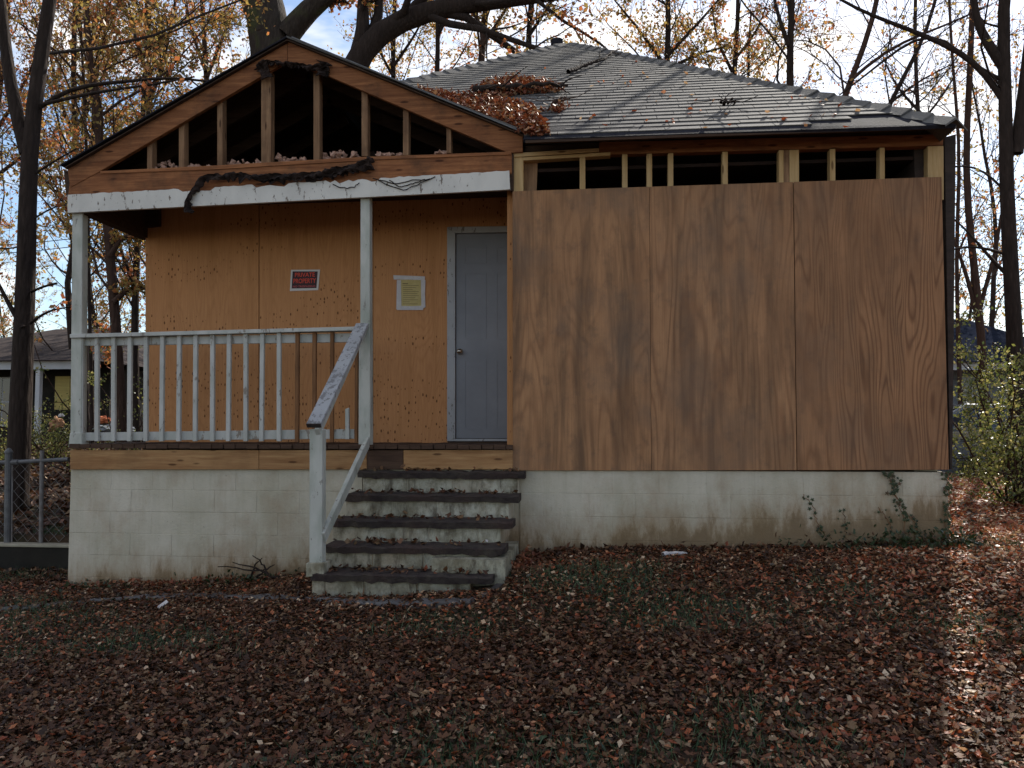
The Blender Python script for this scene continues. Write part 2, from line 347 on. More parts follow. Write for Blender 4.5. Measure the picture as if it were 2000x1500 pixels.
def box_vf(a, b):
    x0, y0, z0 = a; x1, y1, z1 = b
    V = [(x0, y0, z0), (x1, y0, z0), (x1, y0, z1), (x0, y0, z1), (x0, y1, z0), (x1, y1, z0), (x1, y1, z1), (x0, y1, z1)]
    return np.array(V, float), list(BOXF)
def box(name, a, b, mat, parent=None, bevel=0): V, F = box_vf(a, b); return obj(name, V, F, mat, parent, bevel=bevel)
def beam_vf(p, q, w, h, up=(0, 0, 1)):
    p, q, up = np.array(p, float), np.array(q, float), np.array(up, float)
    d = q - p; d /= np.linalg.norm(d); s = np.cross(d, up); s /= np.linalg.norm(s); u = np.cross(s, d)
    V = [e + s * a * w / 2 + u * b * h / 2 for e in (p, q) for a, b in ((-1, -1), (1, -1), (1, 1), (-1, 1))]
    return np.array(V), list(BOXF)
def beam(name, p, q, w, h, mat, parent=None, bevel=0, up=(0, 0, 1)):
    V, F = beam_vf(p, q, w, h, up); return obj(name, V, F, mat, parent, bevel=bevel)
def join(parts):
    V, F, n = [], [], 0
    for v, f in parts:
        V.append(np.asarray(v)); F += [tuple(i + n for i in q) for q in f]; n += len(v)
    return np.vstack(V), F
def tubes(ts):
    """ts: (points, radii, sides) -> quads"""
    VV, FF, n = [], [], 0
    for P, r, k in ts:
        P = np.asarray(P, float); m = len(P); r = np.broadcast_to(np.asarray(r, float), (m,))
        T = np.gradient(P, axis=0); T /= np.linalg.norm(T, axis=1)[:, None] + 1e-9
        ref = np.array([0, 0, 1.0]) if abs(T[0][2]) < .85 else np.array([1.0, 0, 0])
        A = np.cross(T, ref); A /= np.linalg.norm(A, axis=1)[:, None] + 1e-9; B = np.cross(T, A)
        th = np.arange(k) * 2 * math.pi / k
        V = P[:, None] + (A[:, None] * np.cos(th)[None, :, None] + B[:, None] * np.sin(th)[None, :, None]) * r[:, None, None]
        VV.append(V.reshape(-1, 3)); i = np.arange(m - 1)[:, None] * k; j = np.arange(k)[None]; j2 = (j + 1) % k
        FF.append((np.stack([i + j, i + j2, i + k + j2, i + k + j], -1).reshape(-1, 4)) + n); n += m * k
    return np.vstack(VV), np.vstack(FF)
def cyl(name, p, q, r, mat, parent=None, k=10, r2=None):
    p, q = np.array(p, float), np.array(q, float); V, F = tubes([([p, (p + q) / 2, q], [r, (r + (r2 or r)) / 2, r2 or r], k)])
    F = [tuple(f) for f in F.tolist()] + [tuple(range(k)), tuple(range(2 * k, 3 * k))]
    return obj(name, V, F, mat, parent, smooth=False)
def rough_path(pts, n, amp, r):
    """resample a polyline and shake it"""
    pts = np.asarray(pts, float); d = np.r_[0, np.cumsum(np.linalg.norm(np.diff(pts, axis=0), axis=1))]
    s = np.linspace(0, d[-1], n); P = np.stack([np.interp(s, d, pts[:, i]) for i in range(3)], 1)
    P[1:-1] += r.normal(0, amp, (n - 2, 3)); return P

def smoothp(P, n):
    P = np.asarray(P, float); d = np.r_[0, np.cumsum(np.linalg.norm(np.diff(P, axis=0), axis=1))]; s = np.linspace(0, d[-1], n)
    Q = np.stack([np.interp(s, d, P[:, i]) for i in range(3)], 1)
    for _ in range(2): Q[1:-1] = (Q[:-2] + 2 * Q[1:-1] + Q[2:]) / 4
    return Q
def leaf_mesh(C, size, r, flat=0., curl=.35):
    """folded leaf blades: 6 verts, 4 tris each around points C"""
    n = len(C); sz = size * r.uniform(.6, 1.35, n)
    yaw = r.uniform(0, 2 * math.pi, n)
    ti = r.normal(0, flat if flat else 1.2, n); tj = r.normal(0, flat if flat else 1.2, n)
    L = np.stack([np.cos(yaw) * np.cos(ti), np.sin(yaw) * np.cos(ti), np.sin(ti)], 1)
    Sx = np.stack([-np.sin(yaw) * np.cos(tj), np.cos(yaw) * np.cos(tj), np.sin(tj)], 1)
    N = np.cross(L, Sx); w = sz * r.uniform(.45, .8, n); cu = sz * r.uniform(-curl, curl * 1.4, n)
    a = C - L * (sz / 2)[:, None] + N * cu[:, None] * .5; b = C + L * (sz / 2)[:, None] + N * cu[:, None]
    m1 = C - L * (sz * .08)[:, None]
    s1 = m1 + Sx * (w / 2)[:, None] + N * (cu * .7)[:, None]; s2 = m1 - Sx * (w / 2)[:, None] + N * (cu * .55)[:, None]
    V = np.stack([a, s1, b, s2, m1], 1).reshape(-1, 3)
    base = (np.arange(n) * 5)[:, None]
    F = np.concatenate([base + np.array([0, 4, 1]), base + np.array([4, 2, 1]), base + np.array([0, 3, 4]), base + np.array([4, 3, 2])])
    return V, F
def leaf_lobed(C, size, r, flat=.4, curl=.3):
    """curled, lobed oak-like leaves: 9 verts, 8 tris"""
    n = len(C); sz = size * np.clip(r.lognormal(0, .32, n), .45, 2.1); yaw = r.uniform(0, 2 * math.pi, n); ti = r.normal(0, flat, n); tj = r.normal(0, flat, n)
    L = np.stack([np.cos(yaw) * np.cos(ti), np.sin(yaw) * np.cos(ti), np.sin(ti)], 1); Sx = np.stack([-np.sin(yaw) * np.cos(tj), np.cos(yaw) * np.cos(tj), np.sin(tj)], 1); N = np.cross(L, Sx)
    wd = r.uniform(.5, .9, n); cu = r.uniform(-curl, curl * 1.6, n)
    out = [(0., 0.), (-.5, 0.), (-.22, .34), (-.02, .2), (.22, .42), (.5, .04), (.2, -.4), (-.05, -.18), (-.25, -.32)]
    V = []
    for k, (a, b) in enumerate(out):
        j = 1 + r.normal(0, .13, n); aa = a * j; bb = b * wd * j * 1.1; h = cu * (aa * aa * 1.6 + bb * bb * 3) + r.normal(0, .04, n)
        V.append(C + L * (aa * sz)[:, None] + Sx * (bb * sz)[:, None] + N * (h * sz)[:, None])
    V = np.stack(V, 1).reshape(-1, 3); base = (np.arange(n) * 9)[:, None]
    return V, np.concatenate([base + np.array([0, i, i % 8 + 1]) for i in range(1, 9)])
def leaf_quads(C, size, r):
    n = len(C); sz = size * r.uniform(.6, 1.3, n); a = r.normal(size=(n, 3)); a /= np.linalg.norm(a, axis=1)[:, None]
    b = np.cross(a, r.normal(size=(n, 3))); b /= np.linalg.norm(b, axis=1)[:, None]
    A = a * (sz / 2)[:, None]; B = b * (sz * .32)[:, None]
    V = np.stack([C - A, C + B, C + A, C - B], 1).reshape(-1, 3); F = (np.arange(n) * 4)[:, None] + np.arange(4)
    return V, F

# ------------------------------------------------------------------ ground and sky-side setting
def axis(lo, hi, dense, step, ratio=1.12):
    a = list(np.arange(dense[0], dense[1] + 1e-6, step)); s = step
    x = a[-1]
    while x < hi: s *= ratio; x += s; a.append(min(x, hi))
    s = step; x = a[0]; pre = []
    while x > lo: s *= ratio; x -= s; pre.append(max(x, lo))
    return np.array(pre[::-1] + a)
gx = axis(-500, 500, (-8, 7), .14); gy = axis(-60, 900, (1.5, 13), .12)
gy = np.unique(np.r_[gy, 8.02, 8.04, 8.06, 8.08, 8.10]); gx = np.unique(np.r_[gx, -4.9, -4.8])
XX, YY = np.meshgrid(gx, gy); ZZ = G(XX, YY)
nx, ny = len(gx), len(gy); ii = (np.arange(ny - 1)[:, None] * nx + np.arange(nx - 1)[None])
FQ = np.stack([ii, ii + 1, ii + nx + 1, ii + nx], -1).reshape(-1, 4)
tag(obj('ground', np.stack([XX, YY, ZZ], -1).reshape(-1, 3), FQ, 'soil', smooth=True), kind='structure')

# ------------------------------------------------------------------ the house
YF, YB, YE = 7.14, 8.14, 6.85
H = thing('boarded_up_house', (-1.0, YF, -1.2), 'small boarded up one storey house with plywood front, open gable and grey hip roof', 'house')
# foundation: painted blocks in courses with recessed joints
def wallz(u, v, Y=YF): return at(u, v, Y)
zt = -.371
def foundation(x0, x1, ytop, ncourse, label=None):
    core = box('foundation_wall', (x0, YF + .0278, zt - .2 * ncourse - .25), (x1, YF + .2, zt), 'mortar', H)
    if label: core['label'] = label
    for c_ in range(ncourse + 1):
        z1 = zt - c_ * .2 - .002; z0 = zt - (c_ + 1) * .2 + .002
        x = x0 - (.2 if c_ % 2 else 0)
        while x < x1 - .01:
            a, b = max(x + .002, x0), min(x + .398, x1)
            gl = gz((a + b) / 2, YF)
            if b - a > .03 and z1 > gl - .05:
                V, F = box_vf((a, YF + .026 + random.uniform(-.0015, .0015), z0), (b, YF + .12, z1)); obj('concrete_block', V, F, 'block', core, bevel=.002)
            x += .4
XLf = at(134, 950, YF)[0]; XRf = at(1854, 950, YF)[0]; XS = at(1003, 918, YF)[0]
foundation(XLf, at(706, 950, YF)[0], 0, 5, 'taller block wall under the porch'); foundation(at(1015, 950, YF)[0], XRf, 0, 3)
box('foundation_wall', (at(706, 950, YF)[0], YF + .036, zt - 1.1), (at(1015, 950, YF)[0], YF + .2, zt - .002), 'mortar', H)
# side and rear walls, floor
def side(x0, x1, y0, y1, z0, z1, m, n='side_wall'): return box(n, (x0, y0, z0), (x1, y1, z1), m, H)
side(XRf - .16, XRf - .01, YF + .125, 16, -.35, 2.40, 'siding'); side(XRf - .2, XRf - .012, YF + .2, 16, -1.5, -.351, 'mortar')
XW = at(284, 600, YB)[0]
side(XW, XW + .1, YB + .02, 16, -.3, 2.3, 'siding'); side(XW, XW + .15, YB + .02, 16, -1.5, -.301, 'mortar')
side(XW, XRf, 16, 16.1, -1.5, 2.35, 'siding', 'rear_wall')
side(XS - .07, XS - .005, YF + .12, YB + 2, -.33, 2.38, 'ply_porch', 'return_wall')
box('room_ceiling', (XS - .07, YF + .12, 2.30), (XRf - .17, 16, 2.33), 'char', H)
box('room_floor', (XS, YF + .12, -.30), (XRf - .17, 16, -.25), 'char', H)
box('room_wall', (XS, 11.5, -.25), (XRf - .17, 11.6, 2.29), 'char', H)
for i, y in enumerate(np.arange(7.9, 11.2, .41)): box('joist', (XS, y, 2.16), (XRf - .18, y + .04, 2.298), 'darkwood', H)
# front plywood sheets
pp('plywood_sheet', [(1001, 373.5), (1268, 364.6), (1272, 919), (1001.5, 919)], YF, .018, 'ply_front', H, .002)
pp('plywood_sheet', [(1268.6, 364.6), (1549, 355.2), (1556, 918.5), (1272.6, 919)], YF + .002, .016, 'ply_mid', H, .002)
pp('plywood_sheet', [(1550.5, 355.1), (1839, 345.2), (1853.5, 917.5), (1557.4, 918.5)], YF - .003, .018, 'ply_right', H, .002)
pp('corner_board', [(1845, 268), (1867, 262), (1860, 916), (1855.5, 917)], YF + .03, .16, 'siding', H)
# top of the framed wall
pp('wall_plate', [(1170, 277), (1842, 262), (1842, 284), (1170, 302)], YF + .03, .09, 'lumber', H, .003)
pp('ledger_board', [(1026, 285), (1842, 248), (1842, 262), (1026, 296)], YF + .06, .05, 'darkwood', H)
pp('pine_strip', [(1003, 299), (1170, 289), (1170, 296), (1003, 307)], YF + .012, .09, 'pine_x', H, .002)
pp('pine_strip', [(1022, 307), (1192, 297), (1192, 303.5), (1022, 313.5)], YF + .018, .09, 'pine_x', H, .002)
def ytop(u): return np.interp(u, [1003, 1192, 1842], [306, 301, 284])
def yply(u): return np.interp(u, [1003, 1268, 1549, 1839], [373.5, 364.6, 355.2, 345.2])
for a, b, m in [(1003, 1022, 'pine'), (1132, 1143, 'pine'), (1215, 1225.5, 'pine'), (1263, 1273.5, 'pine'), (1304.5, 1315, 'pine'), (1411, 1421.5, 'pine'),
             (1521, 1530.5, 'pine'), (1531, 1541, 'lumber_v'), (1541.8, 1560.5, 'pine'), (1621, 1631.5, 'pine'), (1718, 1728, 'pine'), (1812, 1843, 'pine')]:
    pp('stud', [(a, ytop(a) + 1), (b, ytop(b) + 1), (b + .4, yply(b) + 45), (a + .4, yply(a) + 45)], YF + .024, .089, m, H, .002)
pp('torn_strip', [(1022, 316), (1050, 314), (1048, 372), (1022, 373)], YF + .10, .02, 'lumber_v', H)
# interior sloping scrap seen through the opening
beam('loose_board', at(1330, 338, 9.0), at(1420, 352, 8.3), .12, .03, 'lumber_v', H)

# ---- gable
YT = YF - .02
gab = [(129, 327), (561, 79), (1021, 263)]
pp('gable_rafter', [(131, 327), (561, 79.5), (561, 119), (189, 338), (137, 366)], YT + .012, .045, 'lumber', H, .003)
pp('gable_rafter', [(561.6, 79.5), (1021, 263), (1021, 297), (994, 299), (640, 148), (561.6, 119)], YT + .010, .045, 'lumber', H, .003)
pp('tie_beam', [(137, 346), (192, 337), (400, 330), (700, 311), (1000, 301), (1000, 340), (132, 388)], YT + .018, .09, 'lumber', H, .003)
pp('top_plate', [(195, 334), (400, 324), (716, 306), (999, 296), (999, 302), (716, 313), (400, 332), (195, 339)], YT + .008, .11, 'lumber', H, .002)
for a, b, t0, t1 in [(287, 297, 276, 334), (349, 359.5, 239, 330), (424, 434.5, 196, 325), (510, 529, 148, 321), (612, 624, 136, 313), (706, 718, 176, 305), (787, 798, 211, 303), (872, 881, 249, 299)]:
    pp('gable_stud', [(a, t0 - 8), (b, t0 - 10), (b, t1), (a, t1)], YT + .06, .089, 'lumber_v', H, .003)
# white trim with a torn upper edge
te = [(132, 380.5)]
rt = random.Random(3)
for u in range(150, 995, 9):
    v = np.interp(u, [132, 994], [380.5, 333.5]); 
    j = rt.uniform(-1, 1.2)
    if 355 < u < 420: j += 6
    if 500 < u < 560: j += rt.uniform(0, 7)
    if 640 < u < 780: j += rt.uniform(0, 6)
    te.append((u, v + j))
te += [(994.5, 333), (996, 369.5)]
bt = [(u, np.interp(u, [132, 996], [415.5, 370])) for u in range(980, 140, -14)]
def strip_board(name, top, bot, Y, depth, mat, parent):
    us = [p[0] for p in top]; parts = []
    V, F = [], []
    bu = [b_[0] for b_ in bot][::-1]; bv = [b_[1] for b_ in bot][::-1]
    for u, v in top:
        V += [at(u, v, Y), at(u, np.interp(u, bu, bv), Y)]
    n = len(V); V = np.array(V); V = np.vstack([V, V + np.array([0, depth, 0])])
    for i in range(0, n - 2, 2):
        F += [(i, i + 1, i + 3, i + 2), (n + i, n + i + 2, n + i + 3, n + i + 1), (i, i + 2, n + i + 2, n + i), (i + 1, n + i + 1, n + i + 3, i + 3)]
    F += [(0, n, n + 1, 1), (n - 2, n - 1, 2 * n - 1, 2 * n - 2)]
    return obj(name, V, F, mat, parent)
strip_board('trim_board', te, [(996, 369.5)] + bt + [(132, 415.5)], YT - .018, .034, 'white', H)
pp('corner_return', [(996.5, 300), (1003, 300), (1003, 372), (996.5, 373)], YT + .02, .05, 'darkwood', H)
pp('eave_return', [(124, 329), (136, 345), (136, 386), (129, 382)], YT + .03, .9, 'darkwood', H)
# tangled strips hanging on the trim right of the middle post
for pts in ([(735, 350), (765, 364), (790, 372), (812, 361), (850, 345)], [(728, 348), (775, 360), (800, 352), (840, 349)], [(760, 352), (782, 366), (830, 350)], [(650, 360), (662, 366), (690, 367), (702, 357)]):
    P = np.array([at(u, v, YT - .03) for u, v in pts]); P = rough_path(P, 14, .004, rng)
    V, F = tubes([(P, .0045, 4)]); obj('torn_strand', V, F, 'tarfelt', H)
# hanging strip of felt (twisted ribbon with thickness)
def felt_strip(px, Y, w, n, seed, rag=.35):
    """flat torn felt: a thin crumpled strip with ragged edges"""
    r = np.random.default_rng(seed); P = smoothp([at(u, v, Y) for u, v in px], n); T = np.gradient(P, axis=0); T /= np.linalg.norm(T, axis=1)[:, None]
    Nn = np.stack([-T[:, 2], 0 * T[:, 0], T[:, 0]], 1); V = []; F = []
    wt = w * (1 + r.normal(0, rag * .5, n)); wb = w * (1 + r.normal(0, rag, n) + (r.uniform(size=n) < .12) * r.uniform(.3, 1.3, n)); k = 6
    for i in range(n):
        for j in range(k):
            f = j / (k - 1); q = P[i] + Nn[i] * (wt[i] * (1 - f) - wb[i] * f) + np.array([0, -.018 * math.sin(f * 5 + i * .45) + r.normal(0, .005), 0]); V.append(q)
    V = np.array(V); V = np.vstack([V, V + (0, .014, 0)]); m = n * k
    for i in range(n - 1):
        for j in range(k - 1):
            a_ = i * k + j; F += [(a_, a_ + 1, a_ + k + 1, a_ + k), (m + a_, m + a_ + k, m + a_ + k + 1, m + a_ + 1)]
        F += [(i * k, i * k + k, m + i * k + k, m + i * k), (i * k + k - 1, m + i * k + k - 1, m + i * k + 2 * k - 1, i * k + 2 * k - 1)]
    F += [tuple(list(range(k)) + list(range(m + k - 1, m - 1, -1))), tuple(list(range(m - k, m)) + list(range(2 * m - 1, 2 * m - k - 1, -1)))]
    return obj('torn_felt', V, F, 'tarfelt', H)
felt_strip([(366, 415), (367, 398), (374, 376), (388, 356), (402, 347), (442, 343), (511, 346), (580, 344), (626, 339), (672, 330), (722, 316)], YT - .05, .03, 90, 1)
felt_strip([(596, 348), (660, 338), (716, 322), (720, 306)], YT - .03, .026, 30, 2, .6)
felt_strip([(500, 347), (530, 352), (556, 349)], YT - .03, .02, 14, 3, .8)
felt_strip([(508, 120), (516, 138), (520, 152)], YT - .02, .05, 12, 4, .3)
felt_strip([(506, 124), (540, 122), (575, 127), (612, 130), (638, 126)], YT - .03, .022, 34, 5, .5)
felt_strip([(636, 122), (630, 136), (628, 148)], YT - .02, .055, 12, 6, .35)
# insulation tufts
for (u0, u1, v0, h) in [(302, 350, 331, 24), (360, 420, 329, 8), (440, 512, 325, 20), (530, 562, 318, 24), (562, 608, 316, 12), (628, 706, 311, 22), (735, 785, 305, 9), (846, 874, 301, 7)]:
    parts = []; k = max(5, int((u1 - u0) / 4)); r0 = np.random.default_rng(int(u0))
    for i in range(k * 2):
        u = r0.uniform(u0, u1); mid = 1 - abs((u - (u0 + u1) / 2) / ((u1 - u0) / 2)) * .6
        c0 = at(u, v0 - r0.uniform(0, h * .7 * mid), YT + .09 + r0.uniform(0, .12)); s_ = r0.uniform(.012, .034)
        v_ = r0.normal(size=(10, 3)); v_ /= np.linalg.norm(v_, axis=1)[:, None]
        bm = bmesh.new(); [bm.verts.new(c0 + q * s_ * r0.uniform(.6, 1.3)) for q in v_]; bmesh.ops.convex_hull(bm, input=bm.verts)
        bm.verts.ensure_lookup_table(); bm.verts.index_update()
        parts.append(([tuple(v.co) for v in bm.verts], [tuple(v.index for v in f.verts) for f in bm.faces])); bm.free()
    V, F = join(parts); tag(obj('insulation_tuft', V, F, 'insul', H), kind='stuff')

# ---- main roof (front plane measured by eave and pitch)
SL = .62
E0 = at(1024, 273, YE); CR = at(1868, 243, YE); ze = (E0[2] + CR[2]) / 2
def hit(u, v, off=0.):
    d = ray(u, v); k = (ze + off - SL * YE) / (d[2] - SL * d[1]); return d * k
AP = hit(1110, 86); L1 = hit(792, 162); L2 = AP + (L1 - AP) * 1.12
nrm = np.array([0, -SL, 1.0]); nrm /= np.linalg.norm(nrm); up_s = np.array([0, 1, SL]); up_s /= np.linalg.norm(up_s)
V0 = hit(1022, 272)
# gable roof: ridge runs back until it meets the front plane
YG = YT - .03
gl, gp, gr = at(126, 326, YG), at(561, 76, YG), at(1024, 263, YG)
def back(p, y): q = np.array(p, float); q[1] = y; return q
yP = YE + (gp[2] - ze) / SL; PR = back(gp, yP)
V1 = back(V0, YG + .05) + (0, 0, SL * (YG + .05 - YE)); poly = [AP, CR, V0, V1, PR, L2]
th = -nrm * .03
V, F = prism_vf(poly, th)
roof = obj('roof', V, F, 'felt', H)
yb = 2 * AP[1] - YE
lc = np.array([-5.3, 8.3, L2[2] - .9])
for pl in ([CR, back(CR, yb), AP], [back(CR, yb), np.array([-5.3, yb, ze]), AP], [L2, AP, np.array([-5.3, yb, ze]), np.array([-5.3, 8.6, ze + .1])]):
    V, F = prism_vf(pl, (0, 0, -.03)); obj('roof_slope', V, F, 'shingle', H)
def slab(a, b, c_, d, t, name, m): V, F = prism_vf([a, b, c_, d], t); return obj(name, V, F, m, H)
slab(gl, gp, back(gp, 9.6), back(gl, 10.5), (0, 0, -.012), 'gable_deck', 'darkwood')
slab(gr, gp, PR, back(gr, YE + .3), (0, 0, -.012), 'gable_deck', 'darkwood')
up = np.array([0, -.02, .006]);
slab(gl + up + (-.03, 0, 0), gp + up, back(gp, 9.6) + up, back(gl, 10.5) + up, (0, 0, .014), 'gable_roofing', 'felt')
slab(gr + up + (.03, 0, 0), gp + up, PR + up, back(gr, YE + .3) + up, (0, 0, .016), 'gable_roofing', 'shingle')
# bright metal drip edge along the right rake
slab(gp + (0.05, -.024, .0), gr + (0, -.024, .004), gr + (0, -.024, .016), gp + (0.05, -.024, .012), (0, .004, 0), 'drip_edge', 'metal')
# attic floor, porch ceiling and a dark backing added against light leaks
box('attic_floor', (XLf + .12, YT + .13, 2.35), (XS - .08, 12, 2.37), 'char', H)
box('attic_backing', (XLf + .3, 10.8, 2.38), (XRf - .2, 10.9, 2.9), 'char', H)
for k in range(5):
    y = YT + .55 + k * .61; gzr = gp[2] - .05
    for e in (gl, gr):
        p0 = back(gp, y) - (0, 0, .07); p1 = back(e, y) - (0, 0, .07)
        if y < PR[1] or e is gl: beam('inner_rafter', p0, p0 + (p1 - p0) * .93, .04, .12, 'darkwood', H)
# shingles: rows of tabs on the front plane
ex = .165; rows = []; tot = 0
P2 = [(p[0], (p - np.array([0, YE, ze])) @ up_s) for p in poly]
def span(s):
    xs = []
    for i in range(len(P2)):
        (x0, s0), (x1, s1) = P2[i], P2[(i + 1) % len(P2)]
        if (s0 - s) * (s1 - s) < 0: xs.append(x0 + (s - s0) / (s1 - s0) * (x1 - x0))
    return (min(xs), max(xs)) if len(xs) >= 2 else None
smax = max(p[1] for p in P2); nrow = int(smax / ex); rest = []
for r_ in range(nrow + 1):
    s0 = r_ * ex - .02; sp = span(r_ * ex + ex * .5)
    if not sp: continue
    s_lo = span(max(s0, .004)); sp = (max(sp[0], s_lo[0]), sp[1])
    x = sp[0] - rt.uniform(0, .3)
    while x < sp[1]:
        w = .305 * rt.uniform(.98, 1.02); a, b = max(x + .003, sp[0]), min(x + w - .003, sp[1]); x += w
        if b - a < .03: continue
        # missing shingles near the right eave leave the black felt bare
        if r_ < 3 and a > CR[0] - 1.9 + r_ * .55 and a < CR[0] - .12: continue
        base = np.array([0, YE, ze]); lift = .009 + rt.uniform(0, .003)
        def P(xx, s, h): return base + np.array([xx, 0, 0]) + up_s * s + nrm * h
        j = rt.uniform(-.006, .006)
        sb = s0 + ex + .03
        V = [P(a, s0 + j, lift + .004), P(b, s0 + j + rt.uniform(-.004, .004), lift + .004), P(b, sb, .004), P(a, sb, .004),
             P(a, s0 + j, lift - .008), P(b, s0 + j, lift - .008)]
        F = [(0, 1, 2, 3), (4, 5, 1, 0), (0, 3, 4), (1, 5, 2)]
        if tot < 285: obj('shingle', V, F, 'shingle', roof)
        else: rest.append((V, F))
        tot += 1
V, F = join(rest); tag(obj('shingle_field', V, F, 'shingle', roof), kind='stuff')
# hip caps
def hip(p, q, step=.2):
    d = q - p; L = np.linalg.norm(d); n = int(L / step); d /= L
    sd = np.cross(d, (0, 0, 1.)); sd /= np.linalg.norm(sd)
    for i in range(n):
        a = p + d * (i * step); b = p + d * ((i + 1.35) * step); w = .13
        h = rt.uniform(.014, .03); dz = np.array([0, 0, 1.])
        V = [a - sd * w - dz * .05 + dz * h, a + dz * (h + .035), a + sd * w - dz * .05 + dz * h, b - sd * w - dz * .05, b + dz * .03, b + sd * w - dz * .05,
             a - sd * w - dz * .065 + dz * h, a + dz * (h + .015), a + sd * w - dz * .065 + dz * h]
        obj('hip_cap', V, [(0, 1, 4, 3), (1, 2, 5, 4), (6, 7, 1, 0), (7, 8, 2, 1)], 'shingle', roof)
hip(CR.copy(), AP.copy(), .24); hip(L2.copy(), AP.copy(), .24)
cyl('roof_vent', AP + (-.18, 0, -.02), AP + (-.18, 0, .07), .10, 'felt', H, 10)
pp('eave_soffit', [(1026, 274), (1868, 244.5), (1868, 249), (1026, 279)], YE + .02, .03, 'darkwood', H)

# ---- porch
xr = at(1002, 880, YF)[0]; xl = at(137, 880, YF)[0]
for a, b, m in [(137, 505, 'rim'), (506, 716, 'rim'), (717, 787, 'deck'), (788, 1001.5, 'rim')]:
    pp('rim_joist', [(a, 879), (b, 879), (b, 917), (a, 917)], YF - .004, .04, m, H, .002)
zd = at(800, 868.5, YF)[2]; x = xl
while x < xr - .02:
    w = min(.105, xr - x); V, F = box_vf((x + .002, YF - .03 + rt.uniform(-.012, .012), zd - .038 + rt.uniform(-.002, .002)), (x + w - .002, YB + .0, zd + rt.uniform(-.003, .003)))
    obj('deck_board', V, F, 'deck', H); x += .107
pw = [(284, 505), (506.5, 728), (729, 875)]
for a, b in pw: pp('porch_plywood', [(a, 395 if a < 300 else 388), (b, 374 if b < 600 else 366), (b, 869), (a, 869)], YB, .018, 'ply_porch', H, .002)
pp('porch_plywood', [(874, 360), (1024, 350), (1024, 444), (874, 444)], YB + .003, .018, 'ply_porch', H)
pp('wall_base', [(874, 861.5), (1024, 861.5), (1024, 872), (874, 872)], YB - .002, .03, 'deck', H)
V, F = box_vf((XLf + .02, YT + .05, at(165, 416, YT)[2]), (XLf + .13, YB + .1, 2.32)); obj('side_beam', V, F, 'darkwood', H)
pp('beam_end', [(283, 400), (311, 400), (311, 441), (283, 444)], YB - .05, .045, 'darkwood', H)
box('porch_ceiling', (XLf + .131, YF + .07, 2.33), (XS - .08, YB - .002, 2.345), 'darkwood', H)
# posts
pp('porch_post', [(141, 414), (161, 413), (158, 862), (137, 862)], YF + .01, .089, 'post', H, .004)
pp('post_foot', [(136, 845), (159, 845), (160, 874), (133, 874)], YF - .004, .115, 'post', H, .006)
pp('porch_post', [(704, 384), (722, 383), (722.5, 645), (703.5, 645)], YF + .01, .089, 'post', H, .004)
pp('porch_post', [(701, 640), (722.5, 640), (723, 878), (700, 878)], YF + .002, .1, 'post', H, .004)
# railing
RY = YF + .02
rail = pp('railing', [(136, 652.5), (703, 637.5), (703, 645), (136, 660)], RY - .035, .11, 'railw', H, .003)
pp('rail_stringer', [(160, 661), (690, 650.5), (690, 668), (160, 675.5)], RY + .035, .03, 'railw', rail, .002)
pp('bottom_rail', [(158, 845), (692, 838), (692, 857), (158, 861)], RY + .035, .03, 'railw', rail, .002)
for u in (158, 188, 220.5, 252.5, 284, 316, 349, 381, 414, 446.5, 479, 511.5, 544):
    t_ = np.interp(u, [136, 703], [660.2, 645.2]); j = rt.uniform(-1, 1)
    pp('baluster', [(u - 3.9, t_), (u + 3.9, t_), (u + 2.7 + j, 862), (u - 5 + j, 862)], RY - .001, .034, 'railw', rail, .003)
for u, w in ((580, 3.6), (613.5, 3.6), (648, 3.4), (696, 3)):
    t_ = np.interp(u, [136, 703], [660.2, 645.2])
    ob = pp('baluster', [(u - w, t_), (u + w, t_), (u + w - 1, 864), (u - w - 1, 864)], RY - .001, .034, 'brownbal', rail, .003); ob['label'] = 'bare brown baluster with no paint left'
ob = pp('baluster', [(674, 799), (681, 796), (681.5, 858), (674, 858)], RY - .001, .034, 'railw', rail, .003); ob['label'] = 'broken off stub of a baluster'
# door
dy = YB + .004
pp('door_frame', [(873, 443), (889, 455), (889, 857), (873, 862)], dy - .02, .05, 'dframe', H, .003)
pp('door_frame', [(873.5, 443), (1022, 441), (1022, 453), (889.5, 455)], dy - .021, .05, 'dframe', H, .003)
pp('door_sill', [(889.5, 857), (1022, 857), (1022, 861.5), (875, 861.5)], dy - .024, .05, 'dframe', H)
door = pp('door', [(891, 456.5), (1021, 455), (1021, 856), (891, 856)], dy, .04, 'door', H, .002)
for (a, b, c0, d0) in ((906, 480, 950, 514), (906, 532, 950, 662), (906, 702, 950, 838), (968, 480, 1012, 514), (968, 532, 1012, 662), (968, 702, 1012, 838)):
    parts = []
    for q in ([(a, b), (c0, b), (c0 - 3, b + 3), (a + 3, b + 3)], [(a, d0), (c0, d0), (c0 - 3, d0 - 3), (a + 3, d0 - 3)], [(a, b), (a + 3, b + 3), (a + 3, d0 - 3), (a, d0)], [(c0, b), (c0 - 3, b + 3), (c0 - 3, d0 - 3), (c0, d0)]):
        parts.append(prism_vf([at(u, v, dy - .004) for u, v in q], (0, .006, 0)))
    V, F = join(parts); obj('panel_moulding', V, F, 'door', door)
k0 = at(899, 687, dy)
V, F = tubes([([k0 + (0, -.001, 0), k0 + (0, -.012, 0), k0 + (0, -.02, 0), k0 + (0, -.03, 0), k0 + (0, -.045, 0), k0 + (0, -.058, 0), k0 + (0, -.064, 0)], [.032, .03, .012, .012, .026, .027, .004], 14)])
obj('knob', V, F, 'chrome', door, smooth=True)

